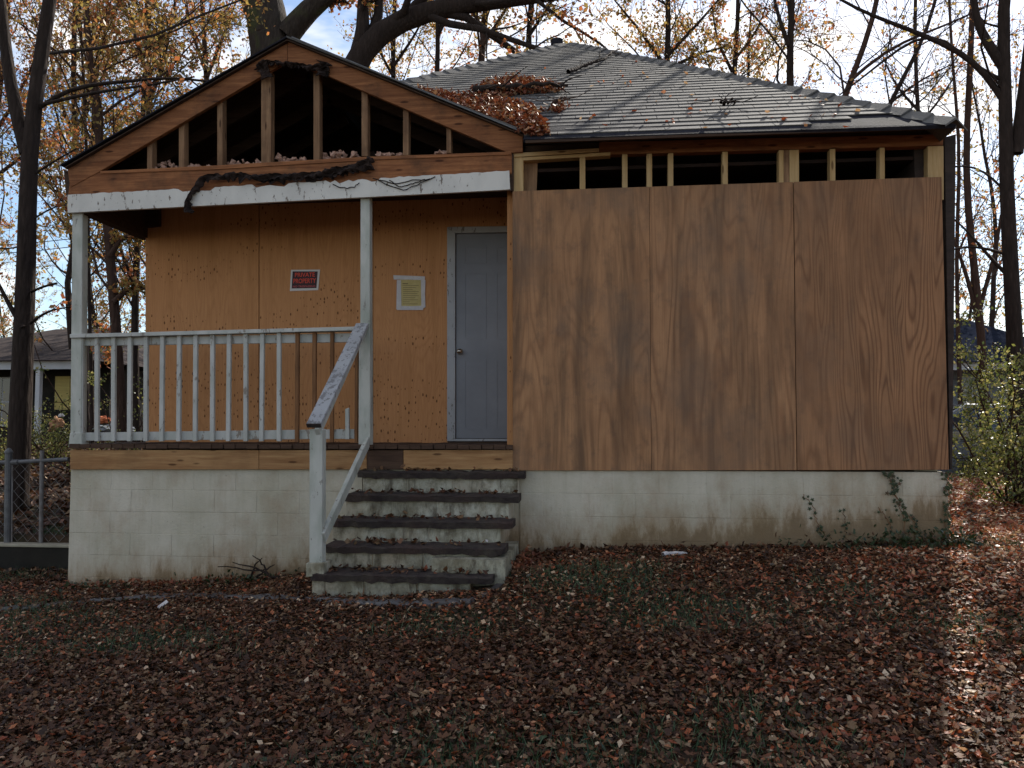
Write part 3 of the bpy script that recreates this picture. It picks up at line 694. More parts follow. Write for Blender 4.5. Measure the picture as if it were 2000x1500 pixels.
# ---- steps
ST = thing('front_steps', (-1.9, 6.4, -1.25), 'dark mossy treads over stained white risers leading up to the porch door', 'steps')
noseY = [6.98, 6.73, 6.48, 6.23, 5.97]
tr = [(697, 1024, 921), (672, 1012, 966), (648, 1000, 1016), (631, 985, 1066), (603, 961, 1121)]
zs = []
for i, (a, b, v) in enumerate(tr):
    Y = noseY[i]; p, q = at(a, v, Y), at(b, v, Y); z = p[2]; zs.append(z); th_ = .055
    yb2 = noseY[i - 1] + .035 if i else YF + .03
    # tread as a rough slab of several pieces
    x = p[0]
    nseg = 26; rs = np.random.default_rng(40 + i)
    xs = np.linspace(p[0], q[0], nseg + 1); yo = rs.normal(0, .007, nseg + 1); zo = rs.normal(0, .004, nseg + 1); zb = rs.normal(0, .005, nseg + 1)
    V = []; F = []
    for k in range(nseg + 1):
        e = .02 if k in (0, nseg) else 0
        V += [(xs[k], Y + yo[k] + e, z - .008 + zo[k]), (xs[k], Y + .03 + yo[k], z + zo[k]), (xs[k], yb2, z + .004 + zo[k]), (xs[k], yb2, z - th_), (xs[k], Y + yo[k] + .01 + e, z - th_ + zb[k])]
    for k in range(nseg):
        for j in range(5): F.append((k * 5 + j, k * 5 + (j + 1) % 5, (k + 1) * 5 + (j + 1) % 5, (k + 1) * 5 + j))
    F += [(0, 1, 2, 3, 4), tuple(nseg * 5 + j for j in range(5))]
    obj('tread', V, F, 'tread', ST)
ris = [(709, 1012), (676, 994), (650, 978), (632, 964), (612, 920)]
for i, (a, b) in enumerate(ris):
    Y = noseY[i] + .045; z1 = zs[i] - .05; z0 = (zs[i + 1] - .02) if i < 4 else -1.36
    p, q = at(a, 900, Y), at(b, 900, Y)
    rr_ = box('riser', (p[0], Y + .006, z0), (q[0], YF + .03, z1), 'mortar', ST)
    x = p[0]
    while x < q[0] - .02:
        w = min(.4, q[0] - x); V, F = box_vf((x + .003, Y + rt.uniform(-.002, .002), z0), (x + w - .003, Y + .05, z1 - .001)); obj('concrete_block', V, F, 'riser', rr_, bevel=.004); x += .4
# side cheek at right
box('cheek_wall', (at(920, 900, 6.1)[0] - .3, 6.12, -1.4), (at(1014, 900, 7.0)[0] - .02, YF + .02, zs[3] - .07), 'riser', ST)
for i in (1, 2, 3): pass
# newel block and step railing
SR = thing('step_railing', (at(616, 1112, 6.02)[0], 6.05, -1.05), 'worn white painted handrail with newel post on the left of the front steps', 'handrail')
pp('base_block', [(597, 1100), (632, 1100), (632, 1124), (597, 1128)], 5.99, .2, 'riser', SR, .006)
pp('newel_post', [(604.5, 838), (629.5, 838), (629, 1110), (604, 1110)], 6.02, .089, 'post', SR, .004)
hb, ht = at(613, 831, 5.985), at(708, 634, YF + .0)
beam('handrail', hb, ht, .115, .036, 'capw', SR, .004)
d_ = (ht - hb) / np.linalg.norm(ht - hb)
V, F = beam_vf(hb - d_ * .004, hb + d_ * .002, .113, .035); obj('rail_end_grain', V, F, 'endgrain', SR)
beam('rail_support', hb + (0.022, .02, -.052), ht + (.022, -.03, -.052), .036, .065, 'post', SR, .003)
lb, lt = at(631, 1050, 6.04), at(719, 860, YF - .02)
beam('lower_rail', lb, lt, .036, .085, 'post', SR, .003)

# ------------------------------------------------------------------ signs on the wall
sg = thing('property_sign', at(595, 548, YB - .004), 'small red on black private property sign with white edge on the porch wall', 'sign')
pp('backing', [(568.5, 527), (625, 526.5), (621.5, 566.5), (566, 568.5)], YB - .006, .004, 'signwhite', sg)
pp('field', [(571.5, 530), (620.5, 530), (618, 562.5), (569.5, 563.5)], YB - .0075, .002, 'signblack', sg)
def text(name, body, u0, u1, v0, v1, Y, mat, parent):
    cu = bpy.data.curves.new(name, 'FONT'); cu.body = body; cu.size = 1; cu.extrude = .002; cu.offset = .012
    o = bpy.data.objects.new(name, cu); COL.objects.link(o); dg = bpy.context.evaluated_depsgraph_get(); dg.update()
    me = bpy.data.meshes.new_from_object(o.evaluated_get(dg)); COL.objects.unlink(o); bpy.data.objects.remove(o)
    co_ = np.array([v.co for v in me.vertices]); mn, mx = co_.min(0), co_.max(0)
    a, b = at(u0, v1, Y), at(u1, v0, Y)
    for v in me.vertices:
        fx = (v.co.x - mn[0]) / (mx[0] - mn[0]); fy = (v.co.y - mn[1]) / (mx[1] - mn[1])
        p = np.array([a[0] + fx * (b[0] - a[0]), Y + (-.0004 if v.co.z > 0 else .0006), a[2] + fy * (b[2] - a[2])]) - ORG[parent.name]
        v.co = p
    me.materials.clear(); me.materials.append(M[mat]); o = bpy.data.objects.new(name, me); link(o, parent); ORG[o.name] = ORG[parent.name]; return o
text('lettering', 'PRIVATE', 576, 615, 532, 541, YB - .0085, 'signred', sg)
text('lettering', 'PROPERTY', 573, 617, 543.5, 553.5, YB - .0085, 'signred', sg)
text('lettering', 'NO TRESPASSING', 572, 616, 557, 561.5, YB - .0085, 'signpale', sg)
nt = thing('taped_notice', at(802, 572, YB - .004), 'yellow paper notice taped to the plywood left of the door', 'notice')
pp('paper', [(781, 544), (824, 545), (825, 599), (783, 600)], YB - .005, .002, 'yellow', nt)
for qi, q in enumerate(([(768, 537.5), (800, 538.5), (830, 540), (829.5, 547), (800, 546), (769, 546)], [(775, 547), (783, 547), (784, 604), (774, 604)], [(822, 547), (831, 547), (830, 575), (831, 600), (823, 603)], [(775, 597), (800, 598), (828, 597), (826, 605.5), (775, 605.5)])):
    pp('tape', q, YB - .0075 - .0006 * qi, .0005, 'tape', nt)
parts = []
for k in range(11):
    v = 553 + k * 4.0; a = 787 if k > 1 else 786; b = [797, 818, 812, 806, 818, 815, 818, 811, 816, 800, 816][k]
    parts.append(prism_vf([at(a, v, YB - .0056), at(b, v, YB - .0056), at(b, v + (2.0 if k == 0 else 1.0), YB - .0056), at(a, v + (2.0 if k == 0 else 1.0), YB - .0056)], (0, .0004, 0)))
V, F = join(parts); obj('faded_print', V, F, 'ink', nt)

# ------------------------------------------------------------------ trees
def nrmz(v): return v / (np.linalg.norm(v) + 1e-9)
def shoot(start, d, L, n, r, wig, upb):
    P = [np.array(start, float)]; d = nrmz(np.array(d, float))
    for _ in range(n):
        d = nrmz(d + r.normal(0, wig, 3) + np.array([0, 0, upb])); P.append(P[-1] + d * L / n)
    return np.array(P)
def perp(d, r): return nrmz(np.cross(d, r.normal(size=3)))
def grow(r, stems, levels=(7, 6, 5), ratio=.5, start=.3, spread=1.0, lpt=5, leafs=1.0, rmin=.006, droop=.02, wig=.16, sides=(9, 6, 4, 3), thick=1.0, cap=99., base=(0, 0, 0)):
    """stems: list of (path, radii, level). Returns wood quads and leaf centres"""
    T, C = [], []
    def rec(P, rad, lev):
        if lev and P[0][2] + base[2] > cap: return
        T.append((P, rad, sides[min(lev, 3)]))
        L = np.linalg.norm(np.diff(P, axis=0), axis=1).sum()
        if lev >= len(levels):
            k = r.poisson(lpt * leafs)
            if k:
                i = r.uniform(.25, 1, k) * (len(P) - 1); j = np.minimum(i.astype(int), len(P) - 2); f = (i - j)[:, None]
                C.append(P[j] * (1 - f) + P[j + 1] * f + r.normal(0, .07, (k, 3)))
            return
        n = levels[lev]
        for q in range(n):
            t = start * (1 if lev == 0 else .6) + (1 - start * (1 if lev == 0 else .6)) * (q + r.uniform(0, 1)) / n
            i = t * (len(P) - 1); j = min(int(i), len(P) - 2); f = i - j
            p = P[j] * (1 - f) + P[j + 1] * f; d = nrmz(P[j + 1] - P[j]); rr = (rad[j] * (1 - f) + rad[j + 1] * f)
            a = r.uniform(.45, 1.05) * spread
            d2 = nrmz(d * math.cos(a) + perp(d, r) * math.sin(a) + np.array([0, 0, .12]))
            L2 = L * ratio * (1.15 - .5 * t) * r.uniform(.7, 1.25)
            if lev == 0: L2 = min(L2, 5.5)
            m = 6 if lev == 0 else (5 if lev == 1 else 3)
            r0 = max(rmin, rr * r.uniform(.28, .5) * thick); p2 = shoot(p, d2, L2, m, r, wig, droop)
            rec(p2, np.linspace(r0, max(rmin * .6, r0 * .25), m + 1), lev + 1)
    for P, rad, lev in stems: rec(np.asarray(P, float), np.asarray(rad, float), lev)
    V, F = tubes(T)
    return V, F, (np.vstack(C) if C else np.zeros((0, 3)))
def tree(name, label, stems, r, bark, leafm, size=.085, group=None, cat='tree', **k):
    base = np.array(stems[0][0][0], float); t_ = thing(name, base, label, cat, group)
    k.setdefault('cap', .50 * base[1] + 1.6); V, F, C = grow(r, stems, **k); obj('trunk', V, F, bark, t_, smooth=True)
    if len(C): V, F = leaf_quads(C, size, r); obj('crown', V, F, leafm, t_)
    return t_
def ux(pts, Y, n=12):
    """stem centre line surveyed in the photo at distance Y; (u, v[, dY])"""
    return smoothp([at(p[0], p[1], Y + (p[2] if len(p) > 2 else 0)) for p in pts], n)
def foot(P): P = P.copy(); P[0, 2] = gz(P[0, 0], P[0, 1]) - .15; return P
def stem_(pts, Y, r0, r1, n=12, base=True, lev=0):
    P = ux(pts, Y, n); P = foot(P) if base else P; return (P, np.linspace(r0, r1, n), lev)

r1 = np.random.default_rng(11)
# the forked tree by the fence
tree('forked_tree', 'dark forked tree standing behind the chain link fence at the left edge', [
    stem_([(30, 1050), (36, 900), (44, 700), (52, 540), (55, 400), (52, 290), (74, 150), (98, 0), (120, -160), (170, -420), (200, -700)], 9.6, .145, .035, 18),
    stem_([(52, 300), (30, 225), (10, 110), (2, -20), (-30, -200), (-60, -450)], 9.6, .085, .03, 12, False, 1),
    stem_([(78, 210), (110, 182), (170, 165), (240, 160), (330, 150), (440, 163)], 9.6, .035, .012, 12, False, 2),
    stem_([(80, 205), (140, 190), (200, 178), (300, 165), (380, 150)], 9.5, .028, .01, 12, False, 2),
    stem_([(60, 345), (100, 318), (150, 290)], 9.6, .02, .01, 6, False, 2),
    stem_([(62, 430), (100, 405), (140, 395)], 9.6, .014, .008, 6, False, 2),
    stem_([(60, 570), (85, 558), (111, 553)], 9.55, .022, .015, 5, False, 3),
    stem_([(58, 632), (85, 612), (105, 603), (138, 600)], 9.5, .022, .008, 7, False, 2),
    stem_([(45, 640), (25, 610), (5, 570), (-10, 540)], 9.5, .04, .02, 6, False, 2),
    stem_([(44, 480), (15, 490), (-30, 480)], 9.6, .012, .006, 5, False, 2)],
    r1, 'bark', 'leaf_orange', levels=(9, 5, 4), start=.52, lpt=5.0, ratio=.42, wig=.2)
# big oak behind the gable
tree('great_oak', 'massive mossy oak trunk rising behind the gable peak with a limb arching right', [
    stem_([(560, 500), (545, 250), (535, 120), (530, 40), (505, -40), (450, -200), (420, -500)], 17, .62, .22, 14),
    stem_([(560, 70), (600, 20), (650, -20), (740, -70)], 16.9, .26, .14, 8, False, 1),
    stem_([(500, 40), (486, 10), (470, -60), (440, -160)], 17, .2, .1, 8, False, 1)],
    r1, 'bark2', 'leaf_orange', size=.11, levels=(9, 6, 5), start=.5, lpt=10, ratio=.42)
tree('arching_tree', 'thick dark limb curving up to the right behind the gable and roof', [
    stem_([(640, 500), (655, 300), (672, 180), (690, 110), (735, 62), (800, 30), (880, 12), (980, 0), (1150, -20)], 15.5, .34, .12, 18),
    stem_([(700, 100), (712, 55), (706, 10), (720, -60)], 15.5, .16, .08, 8, False, 1),
    stem_([(745, 60), (790, 40), (850, -30), (920, -120)], 15.5, .12, .06, 8, False, 1)],
    r1, 'bark', 'leaf_orange', size=.1, levels=(8, 6, 5), start=.45, lpt=9, ratio=.36)
# right hand trees
tree('roadside_tree', 'thick dark trunk at the right edge of the yard behind the shrub', [
    stem_([(1990, 900), (1984, 700), (1976, 560), (1968, 420), (1962, 300), (1966, 200), (1962, 110), (1952, 20), (1975, -120), (2030, -400)], 14.5, 0.14, 0.07, 16),
    stem_([(1985, 300), (1999, 180), (2012, 60), (2030, -100)], 14.5, 0.106, 0.053, 8, False, 1),
    stem_([(1966, 205), (1930, 150), (1895, 110), (1830, 80), (1770, 55), (1700, 30), (1640, 0), (1580, -40)], 14.5, 0.059, 0.016, 14, False, 1),
    stem_([(1960, 130), (1925, 80), (1905, 40), (1900, -40)], 14.5, 0.092, 0.040, 8, False, 1),
    stem_([(1964, 160), (1900, 130), (1840, 65), (1815, 60), (1760, 90), (1700, 140), (1640, 185)], 14.5, 0.040, 0.013, 12, False, 2),
    stem_([(1970, 380), (1920, 330), (1880, 320), (1840, 330)], 14.5, 0.026, 0.013, 8, False, 2),
    stem_([(1972, 500), (1930, 485), (1890, 480), (1850, 490)], 14.5, 0.029, 0.013, 8, False, 2),
    stem_([(1975, 545), (1930, 500), (1890, 450), (1860, 425)], 14.5, 0.040, 0.013, 8, False, 2)],
    r1, 'bark', 'leaf_gold', levels=(4, 5, 6), start=.5, lpt=.35, ratio=.24, wig=.18, thick=.45, rmin=.005, cap=8.0)
tree('slender_tree', 'slender reddish trunk between the house corner and the thick right hand tree', [
    stem_([(1925, 900), (1922, 700), (1908, 560), (1890, 430), (1883, 300), (1893, 180), (1898, 60), (1902, -80), (1900, -300)], 17, 0.085, 0.039, 16),
    stem_([(1918, 660), (1895, 560), (1872, 490), (1860, 460)], 17, 0.065, 0.026, 8, False, 2),
    stem_([(1915, 600), (1930, 540), (1948, 480), (1955, 420)], 17, 0.046, 0.026, 8, False, 2)],
    r1, 'bark3', 'leaf_orange', levels=(4, 6, 6), start=.35, lpt=.6, ratio=.22, thick=.5, rmin=.005, cap=9.2)
spec = [
 ('thin dark trunk in a y shape above the right slope of the roof', [(1548, 420), (1545, 200), (1540, 110), (1546, 40), (1550, -60), (1540, -300)], 16, .13, .06, [[(1541, 90), (1525, 50), (1512, 0), (1500, -80)]], 'leaf_gold', .5),
 ('leaning bare tree crossing the bright sky right of the roof', [(1600, 420), (1640, 200), (1680, 120), (1712, 20), (1725, -60), (1760, -300)], 15, .10, .05, [[(1658, 160), (1700, 120), (1760, 80), (1850, 50), (1930, 10)]], 'leaf_gold', .4),
 ('bare tree low over the right hip of the roof', [(1690, 460), (1718, 230), (1760, 160), (1800, 90), (1830, 10), (1850, -200)], 17, .09, .04, [[(1722, 215), (1790, 160), (1870, 120)]], 'leaf_orange', .5),
 ('straight thin trunk above the roof peak', [(1040, 300), (1030, 100), (1034, 30), (1045, -60), (1060, -300)], 19, .13, .07, [[(1033, 70), (1060, 30), (1100, -30)]], 'leaf_gold', 4),
 ('pale forked tree left of the roof peak', [(930, 300), (940, 110), (945, 50), (955, -20), (940, -300)], 18, .14, .07, [[(942, 90), (975, 40), (1010, -20)], [(945, 60), (915, 10), (905, -60)]], 'leaf_gold', 4),
 ('thin grey trunk over the valley of the roofs', [(850, 350), (853, 140), (858, 60), (850, -20), (860, -300)], 18, .10, .06, [[(856, 70), (880, 20), (890, -40)]], 'leaf_orange', 4),
 ('tall straight trunk left of the gable slope', [(300, 950), (296, 500), (290, 240), (287, 100), (290, 0), (285, -300)], 19, .17, .11, [[(292, 200), (320, 120), (335, 40), (350, -40)], [(290, 150), (265, 80), (250, 0)]], 'leaf_orange', 5),
 ('knotty trunk seen between the left post and the porch wall', [(240, 900), (232, 700), (222, 580), (215, 480), (208, 430), (200, 300), (170, 100), (160, -200)], 13.5, .15, .08, [[(222, 590), (255, 560), (285, 565)], [(215, 500), (240, 460), (285, 455)]], 'leaf_gold', 3),
 ('thin straight dark trunk just right of the left porch post', [(182, 900), (176, 650), (173, 500), (172, 420), (168, 250), (150, -100)], 14.5, .06, .04, [[(175, 620), (200, 640), (215, 700)]], 'leaf_orange', 3),
 ('leafy tree with gold leaves behind the fork of the fence tree', [(170, 900), (160, 500), (150, 300), (140, 150), (150, -50), (160, -300)], 20, .16, .08, [[(150, 280), (110, 180), (90, 60)], [(148, 260), (190, 180), (230, 60)]], 'leaf_gold', 6),
 ('rusty leaved tree rising above the left rake of the gable', [(420, 600), (410, 250), (400, 100), (395, 0), (380, -300)], 21, .15, .08, [[(405, 150), (440, 60), (470, -20)], [(402, 140), (370, 50), (360, -30)]], 'leaf_orange', 6),
 ('gold leaved tree behind the roof to the right of its peak', [(1290, 500), (1300, 150), (1310, 40), (1300, -60), (1310, -300)], 19, .14, .07, [[(1300, 130), (1250, 60), (1200, 0)], [(1302, 110), (1360, 50), (1420, -20)], [(1300, 140), (1350, 110), (1420, 90)]], 'leaf_gold', 5),
 ('orange leaved tree above the middle of the right roof slope', [(1420, 600), (1430, 160), (1445, 60), (1440, -50), (1450, -300)], 20, .12, .06, [[(1430, 140), (1400, 80), (1390, 10)], [(1432, 120), (1480, 60), (1500, 0)]], 'leaf_orange', 3.0),
 ('rust coloured tree behind the fence tree at the far left', [(-40, 900), (-30, 500), (-10, 250), (10, 100), (20, -100), (20, -300)], 19, .15, .07, [[(-10, 260), (40, 180), (80, 90)], [(-15, 350), (50, 300), (110, 280)]], 'leaf_orange', 6),
 ('dark trunk behind the railing near the porch wall', [(268, 900), (262, 700), (264, 560), (272, 400), (280, 200), (300, -100)], 16, .13, .07, [[(262, 560), (230, 470), (210, 400)], [(264, 500), (285, 430), (300, 350)]], 'leaf_gold', 5),
 ('bushy gold tree over the left end of the main roof', [(760, 600), (770, 200), (765, 80), (775, -50), (780, -300)], 21, .13, .07, [[(768, 150), (730, 80), (720, 0)], [(768, 130), (810, 70), (840, 10)]], 'leaf_gold', 6),
 ('thin crooked tree in the gap right of the house corner', [(1880, 900), (1870, 620), (1866, 450), (1880, 300), (1860, 150), (1850, -100)], 20, .08, .05, [[(1868, 500), (1900, 430), (1930, 380)]], 'leaf_orange', 1.0),
 ('tree with sparse gold leaves above the right eave corner', [(1790, 900), (1800, 300), (1795, 200), (1780, 100), (1790, -50), (1800, -300)], 22, .11, .06, [[(1798, 240), (1840, 190), (1880, 120)], [(1798, 220), (1750, 170), (1720, 100)]], 'leaf_gold', .8),
]
for i, (lab, pts, Y, ra, rb, br, lf, dens) in enumerate(spec):
    rr_ = np.random.default_rng(100 + i)
    st = [stem_(pts, Y, ra * .68, rb * .55, 14)] + [stem_(b_, Y - .1, ra * .36, ra * .12, 8, False, 1) for b_ in br]
    tree('deciduous_tree', lab, st, rr_, 'bark3' if i % 3 == 1 else 'bark', lf, size=.085, levels=((15, 9, 8) if pts[0][0] < 1500 else (11, 8, 7)), start=.25, lpt=dens * (1.3 if pts[0][0] < 1500 else 1.2), ratio=.34, wig=.17, thick=.8, cap=.50 * Y + (1.6 if pts[0][0] < 1350 else .3))
# the wood beyond: two grown trees, copied
wood_lab = 'bare branched tree of the wood standing well behind the house'
protos = []
for i, (lf, dn) in enumerate((('leaf_orange', 5), ('leaf_gold', 5), ('leaf_gold', 1.8))):
    rr_ = np.random.default_rng(300 + i); P = shoot((0, 0, -.3), (0.03 * i, 0, 1), 14, 12, rr_, .06, .06)
    t_ = tree('wood_tree', wood_lab, [(P, np.linspace(.11, .03, 13), 0)], rr_, 'bark', lf, size=.13, cap=99, group='trees of the wood behind the house', levels=(20, 8, 7), start=.12, lpt=dn * 1.15, ratio=.36, wig=.17, thick=.8)
    protos.append(t_)
rr_ = np.random.default_rng(55); used = set()
for Y, us in ((25, range(-380, 2500, 190)), (33, range(-300, 2400, 150)), (43, range(-300, 2400, 130))):
    for u in [q for q in us if -160 < q < 2160]:
        u2 = u + rr_.uniform(-60, 60); y2 = Y + rr_.uniform(-3, 3); p = at(u2, 800, y2)
        if 1150 < u2 < 2300 and Y == 25 and rr_.uniform() < .4: continue
        if Y == 25 and (u2 < 140 or u2 > 1830): continue
        if -60 < u2 < 140 and rr_.uniform() < .7: continue
        pr = protos[rr_.integers(0, 3) if not 1380 < u2 < 2100 else 2]; sc = rr_.uniform(.75, 1.15); rz = rr_.uniform(0, 6.28)
        lab_ = '%s wood tree, %s row, %s' % (('rusty leaved', 'golden leaved', 'nearly bare')[protos.index(pr)], {25: 'nearest', 33: 'middle', 43: 'farthest'}[Y], ['left of the porch post', 'above the left gable slope', 'above the right gable slope', 'left of the roof peak', 'just right of the roof peak', 'over the roof\'s right end', 'right of the house corner'][sum(u2 > k for k in (130, 560, 800, 1110, 1480, 1860))])
        if lab_ in used: continue
        used.add(lab_)
        c_ = pr.copy(); COL.objects.link(c_); c_.location = (p[0], p[1], gz(p[0], p[1])); c_.scale = (sc, sc, sc); c_.rotation_euler = (0, 0, rz)
        c_['label'] = lab_
        for ch in pr.children:
            d_ = ch.copy(); COL.objects.link(d_); d_.parent = c_
for pr in protos:
    for ch in list(pr.children): bpy.data.objects.remove(ch)
    bpy.data.objects.remove(pr)
# far wood edge: one mass of twigs and leaves on the skyline
rr_ = np.random.default_rng(77); T = []; C = []
for i in range(420):
    x = rr_.uniform(-75, 75); y = rr_.uniform(52, 70); h = rr_.uniform(3.5, 7.5); z = gz(x, y)
    P = shoot((x, y, z), (0, 0, 1), h, 4, rr_, .08, .1); T.append((P, np.linspace(.12, .03, 5), 3))
    for j in range(7):
        q = P[rr_.integers(1, 5)]; T.append((shoot(q, rr_.normal(size=3) * [1, 1, .6] + [0, 0, .6], h * .3, 2, rr_, .2, .05), np.array([.03, .02, .01]), 3))
    C.append(np.stack([x + rr_.normal(0, 1.3, 60), y + rr_.normal(0, 1.3, 60), z + rr_.uniform(.3, h, 60)], 1))
V, F = tubes(T); tag(obj('far_woodland', V, F, 'bark', None), kind='stuff')
V, F = leaf_quads(np.vstack(C), .3, rr_); tag(obj('far_foliage', V, F, 'leaf_gold', None), kind='stuff')

# evergreen shrub at the right
def shrub(label, c0, rad, n, nl, seed, leafm='leaf_green', size=.045):
    r = np.random.default_rng(seed); z = gz(c0[0], c0[1]); t_ = thing('shrub', (c0[0], c0[1], z), label, 'shrub'); T = []; C = []
    for i in range(n):
        d = r.normal(size=3); d[2] = abs(d[2]) * 1.3 + .35; P = shoot((c0[0] + r.normal(0, .08), c0[1] + r.normal(0, .08), z - .05), d, rad[2] * r.uniform(.6, 1.15), 6, r, .22, .04)
        T.append((P, np.linspace(.016, .004, 7), 4))
        for j in range(7):
            k = r.integers(1, 7); Q = shoot(P[k], nrmz(r.normal(size=3) + [0, 0, .25]), rad[0] * r.uniform(.25, .6), 4, r, .25, .0); T.append((Q, np.linspace(.007, .002, 5), 3))
            m = int(nl / n / 7); i2 = r.integers(1, 5, m); C.append(Q[i2] + r.normal(0, .055, (m, 3)))
    V, F = tubes(T); obj('stem', V, F, 'bark3', t_); V, F = leaf_quads(np.vstack(C), size, r); obj('foliage', V, F, leafm, t_); return t_
p = at(1985, 900, 10.3); shrub('tall loose yellow green evergreen shrub at the right edge of the yard', p, (.95, .9, 2.2), 28, 11000, 5, size=.042)
p = at(1905, 900, 14.2); shrub('low sparse green bush beside the house corner in front of the block wall', p, (.6, .6, 1.35), 12, 1500, 6)
p = at(2070, 900, 14.5); shrub('dense green shrub cut by the right edge of the view', p, (1.0, 1, 2.3), 22, 8000, 8)
p = at(95, 850, 16.5); shrub('small green bush in sun behind the fence tree', p, (.7, .6, 1.1), 14, 2200, 9)
p = at(5, 850, 14.5); shrub('dark green bush at the far left beyond the fence', p, (.9, .6, 1.3), 14, 3000, 10)
p = at(255, 790, 13.6); shrub('green leaved sapling growing against the left end of the porch wall', p, (.9, .6, 3.4), 16, 3200, 12)

# ------------------------------------------------------------------ ground cover
r2 = np.random.default_rng(21)
def scatter(n, x0, x1, y0, y1, keep=None):
    x = r2.uniform(x0, x1, n); y = r2.uniform(y0, y1, n)
    k = np.ones(n, bool) if keep is None else keep(x, y)
    return x[k], y[k]
xh0, xh1 = XLf, XRf
def free(x, y): 
    k = ~((x > xh0 - .01) & (x < xh1 + .01) & (y > YF + .0))
    k &= ~((y > 7.93) & (y < 8.14) & (x < -4.8)); k &= ~((x > at(597, 1100, 6)[0]) & (x < at(985, 1000, 6)[0]) & (y > 5.93)); return k
def gmask(x, y): return (vn(x * 1.1 + 2, y * 1.4) + .6 * vn(x * 3.1, y * 2.7 + 4) + r2.normal(0, .3, np.shape(x)) + .5 * sm((4.7 - y) / 1.6) + .35 * sm((x - .5) / 2)) > .62
def layer(name, n, box_, size, mat, lift=.012, flat=.38, keep=None, mk=None):
    x, y = scatter(n, *box_, keep=(lambda a, b: free(a, b) & (keep(a, b) if keep is not None else True)))
    z = G(x, y) + lift + np.abs(r2.normal(0, .012, len(x)))
    V, F = (mk or leaf_mesh)(np.stack([x, y, z], 1), size, r2, flat); return tag(obj(name, V, F, mat), kind='stuff')
layer('leaf_litter', 110000, (-7, 4.2, 4.6, 7.2), .036, 'litter', flat=.38, keep=lambda a, b: (~gmask(a, b) | (r2.uniform(size=len(a)) < .35)) & (r2.uniform(size=len(a)) < .78 + .4 * vn(a * 1.9 + 5, b * 2.3)))
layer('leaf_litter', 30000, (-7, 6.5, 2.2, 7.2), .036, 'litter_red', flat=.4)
layer('leaf_litter', 5000, (-9, -4.75, 7.1, 7.93), .055, 'litter', flat=.5)
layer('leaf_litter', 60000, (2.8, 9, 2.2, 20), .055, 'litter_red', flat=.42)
layer('leaf_litter', 105000, (.2, 7.5, 2.2, 8.5), .04, 'litter_red', flat=.45, keep=lambda a, b: r2.uniform(size=len(a)) < sm((a - .4 + .35 * (b - 5) * -.6 + .5 * vn(a * 1.6, b * 1.8)) / 3.2) + .02)  # paler leaves thickened to the right, their colour imitating strong sun there
layer('leaf_litter', 105000, (-4.2, 3.6, 2.2, 4.9), .033, 'litter', flat=.38, mk=leaf_lobed, keep=lambda a, b: ~gmask(a, b) | (r2.uniform(size=len(a)) < .45))
layer('leaf_litter', 26000, (-16, -4.6, 8, 26), .11, 'litter', flat=.42)
layer('leaf_litter', 9000, (-9, 16, 16, 40), .2, 'litter_red')
def pile(name, n, pts, w, h, size, mat):
    P = np.asarray(pts, float); i = r2.uniform(0, len(P) - 1.001, n); j = i.astype(int); f = (i - j)[:, None]
    C = P[j] * (1 - f) + P[j + 1] * f; o = r2.normal(0, 1, (n, 2)) * w; C = C + np.stack([o[:, 0], o[:, 1], np.zeros(n)], 1)
    C[:, 2] = G(C[:, 0], C[:, 1]) + np.abs(r2.normal(0, h, n)) * np.exp(-(o ** 2).sum(1) / (w * w) / 2)
    V, F = leaf_mesh(C, size, r2, .7); return tag(obj(name, V, F, mat), kind='stuff')
pile('drifted_leaves', 2600, [(XLf, YF - .06, 0), (-2.8, YF - .06, 0)], .07, .03, .05, 'leaf_rust')
pile('drifted_leaves', 3200, [(-.62, YF - .1, 0), (XRf, YF - .05, 0)], .08, .03, .06, 'litter')
pile('drifted_leaves', 900, [(-.75, 6.5, 0), (-.6, 7.0, 0)], .12, .06, .05, 'leaf_rust')
# leaves lying on the treads
C = []
for i, (a, b, v) in enumerate(tr):
    n = 90 if i < 4 else 140; p, q = at(a, v, noseY[i]), at(b, v, noseY[i])
    x = r2.uniform(p[0] + .02, q[0] - .03, n); y = noseY[i] + .05 + np.abs(r2.normal(.12, .06, n)).clip(0, .22)
    if i == 3: x[:50] = np.clip(r2.normal(p[0] + .42, .12, 50), p[0] + .05, q[0])
    C.append(np.stack([x, y, np.full(n, zs[i]) + .008 + np.abs(r2.normal(0, .012, n))], 1))
V, F = leaf_mesh(np.vstack(C), .05, r2, .5); tag(obj('leaves_on_steps', V, F, 'litter'), kind='stuff')
# short grass and ground ivy showing through the litter
x, y = scatter(150000, -6, 8, 2.0, 8.5, keep=lambda a, b: free(a, b) & gmask(a, b)); z = G(x, y)
n = len(x); h = r2.uniform(.03, .085, n); a_ = r2.uniform(0, 6.28, n); wv = .004; ln = r2.normal(0, .03, (n, 2))
B0 = np.stack([x - wv * np.cos(a_), y - wv * np.sin(a_), z], 1); B1 = np.stack([x + wv * np.cos(a_), y + wv * np.sin(a_), z], 1); B2 = np.stack([x + ln[:, 0], y + ln[:, 1], z + h], 1)
V = np.stack([B0, B1, B2], 1).reshape(-1, 3); F = np.arange(3 * n).reshape(-1, 3); tag(obj('grass', V, F, 'grass'), kind='stuff')
x, y = scatter(9000, -6, 8, 2.0, 8.5, keep=lambda a, b: free(a, b) & (vn(x_ := a * 1.3 + 7, b * 1.2) + .5 * sm((4.6 - b) / 1.5) + .4 * sm((a - .5) / 2) > .75))
V, F = leaf_mesh(np.stack([x, y, G(x, y) + .035], 1), .04, r2, .4); tag(obj('ground_ivy', V, F, 'ivy'), kind='stuff')
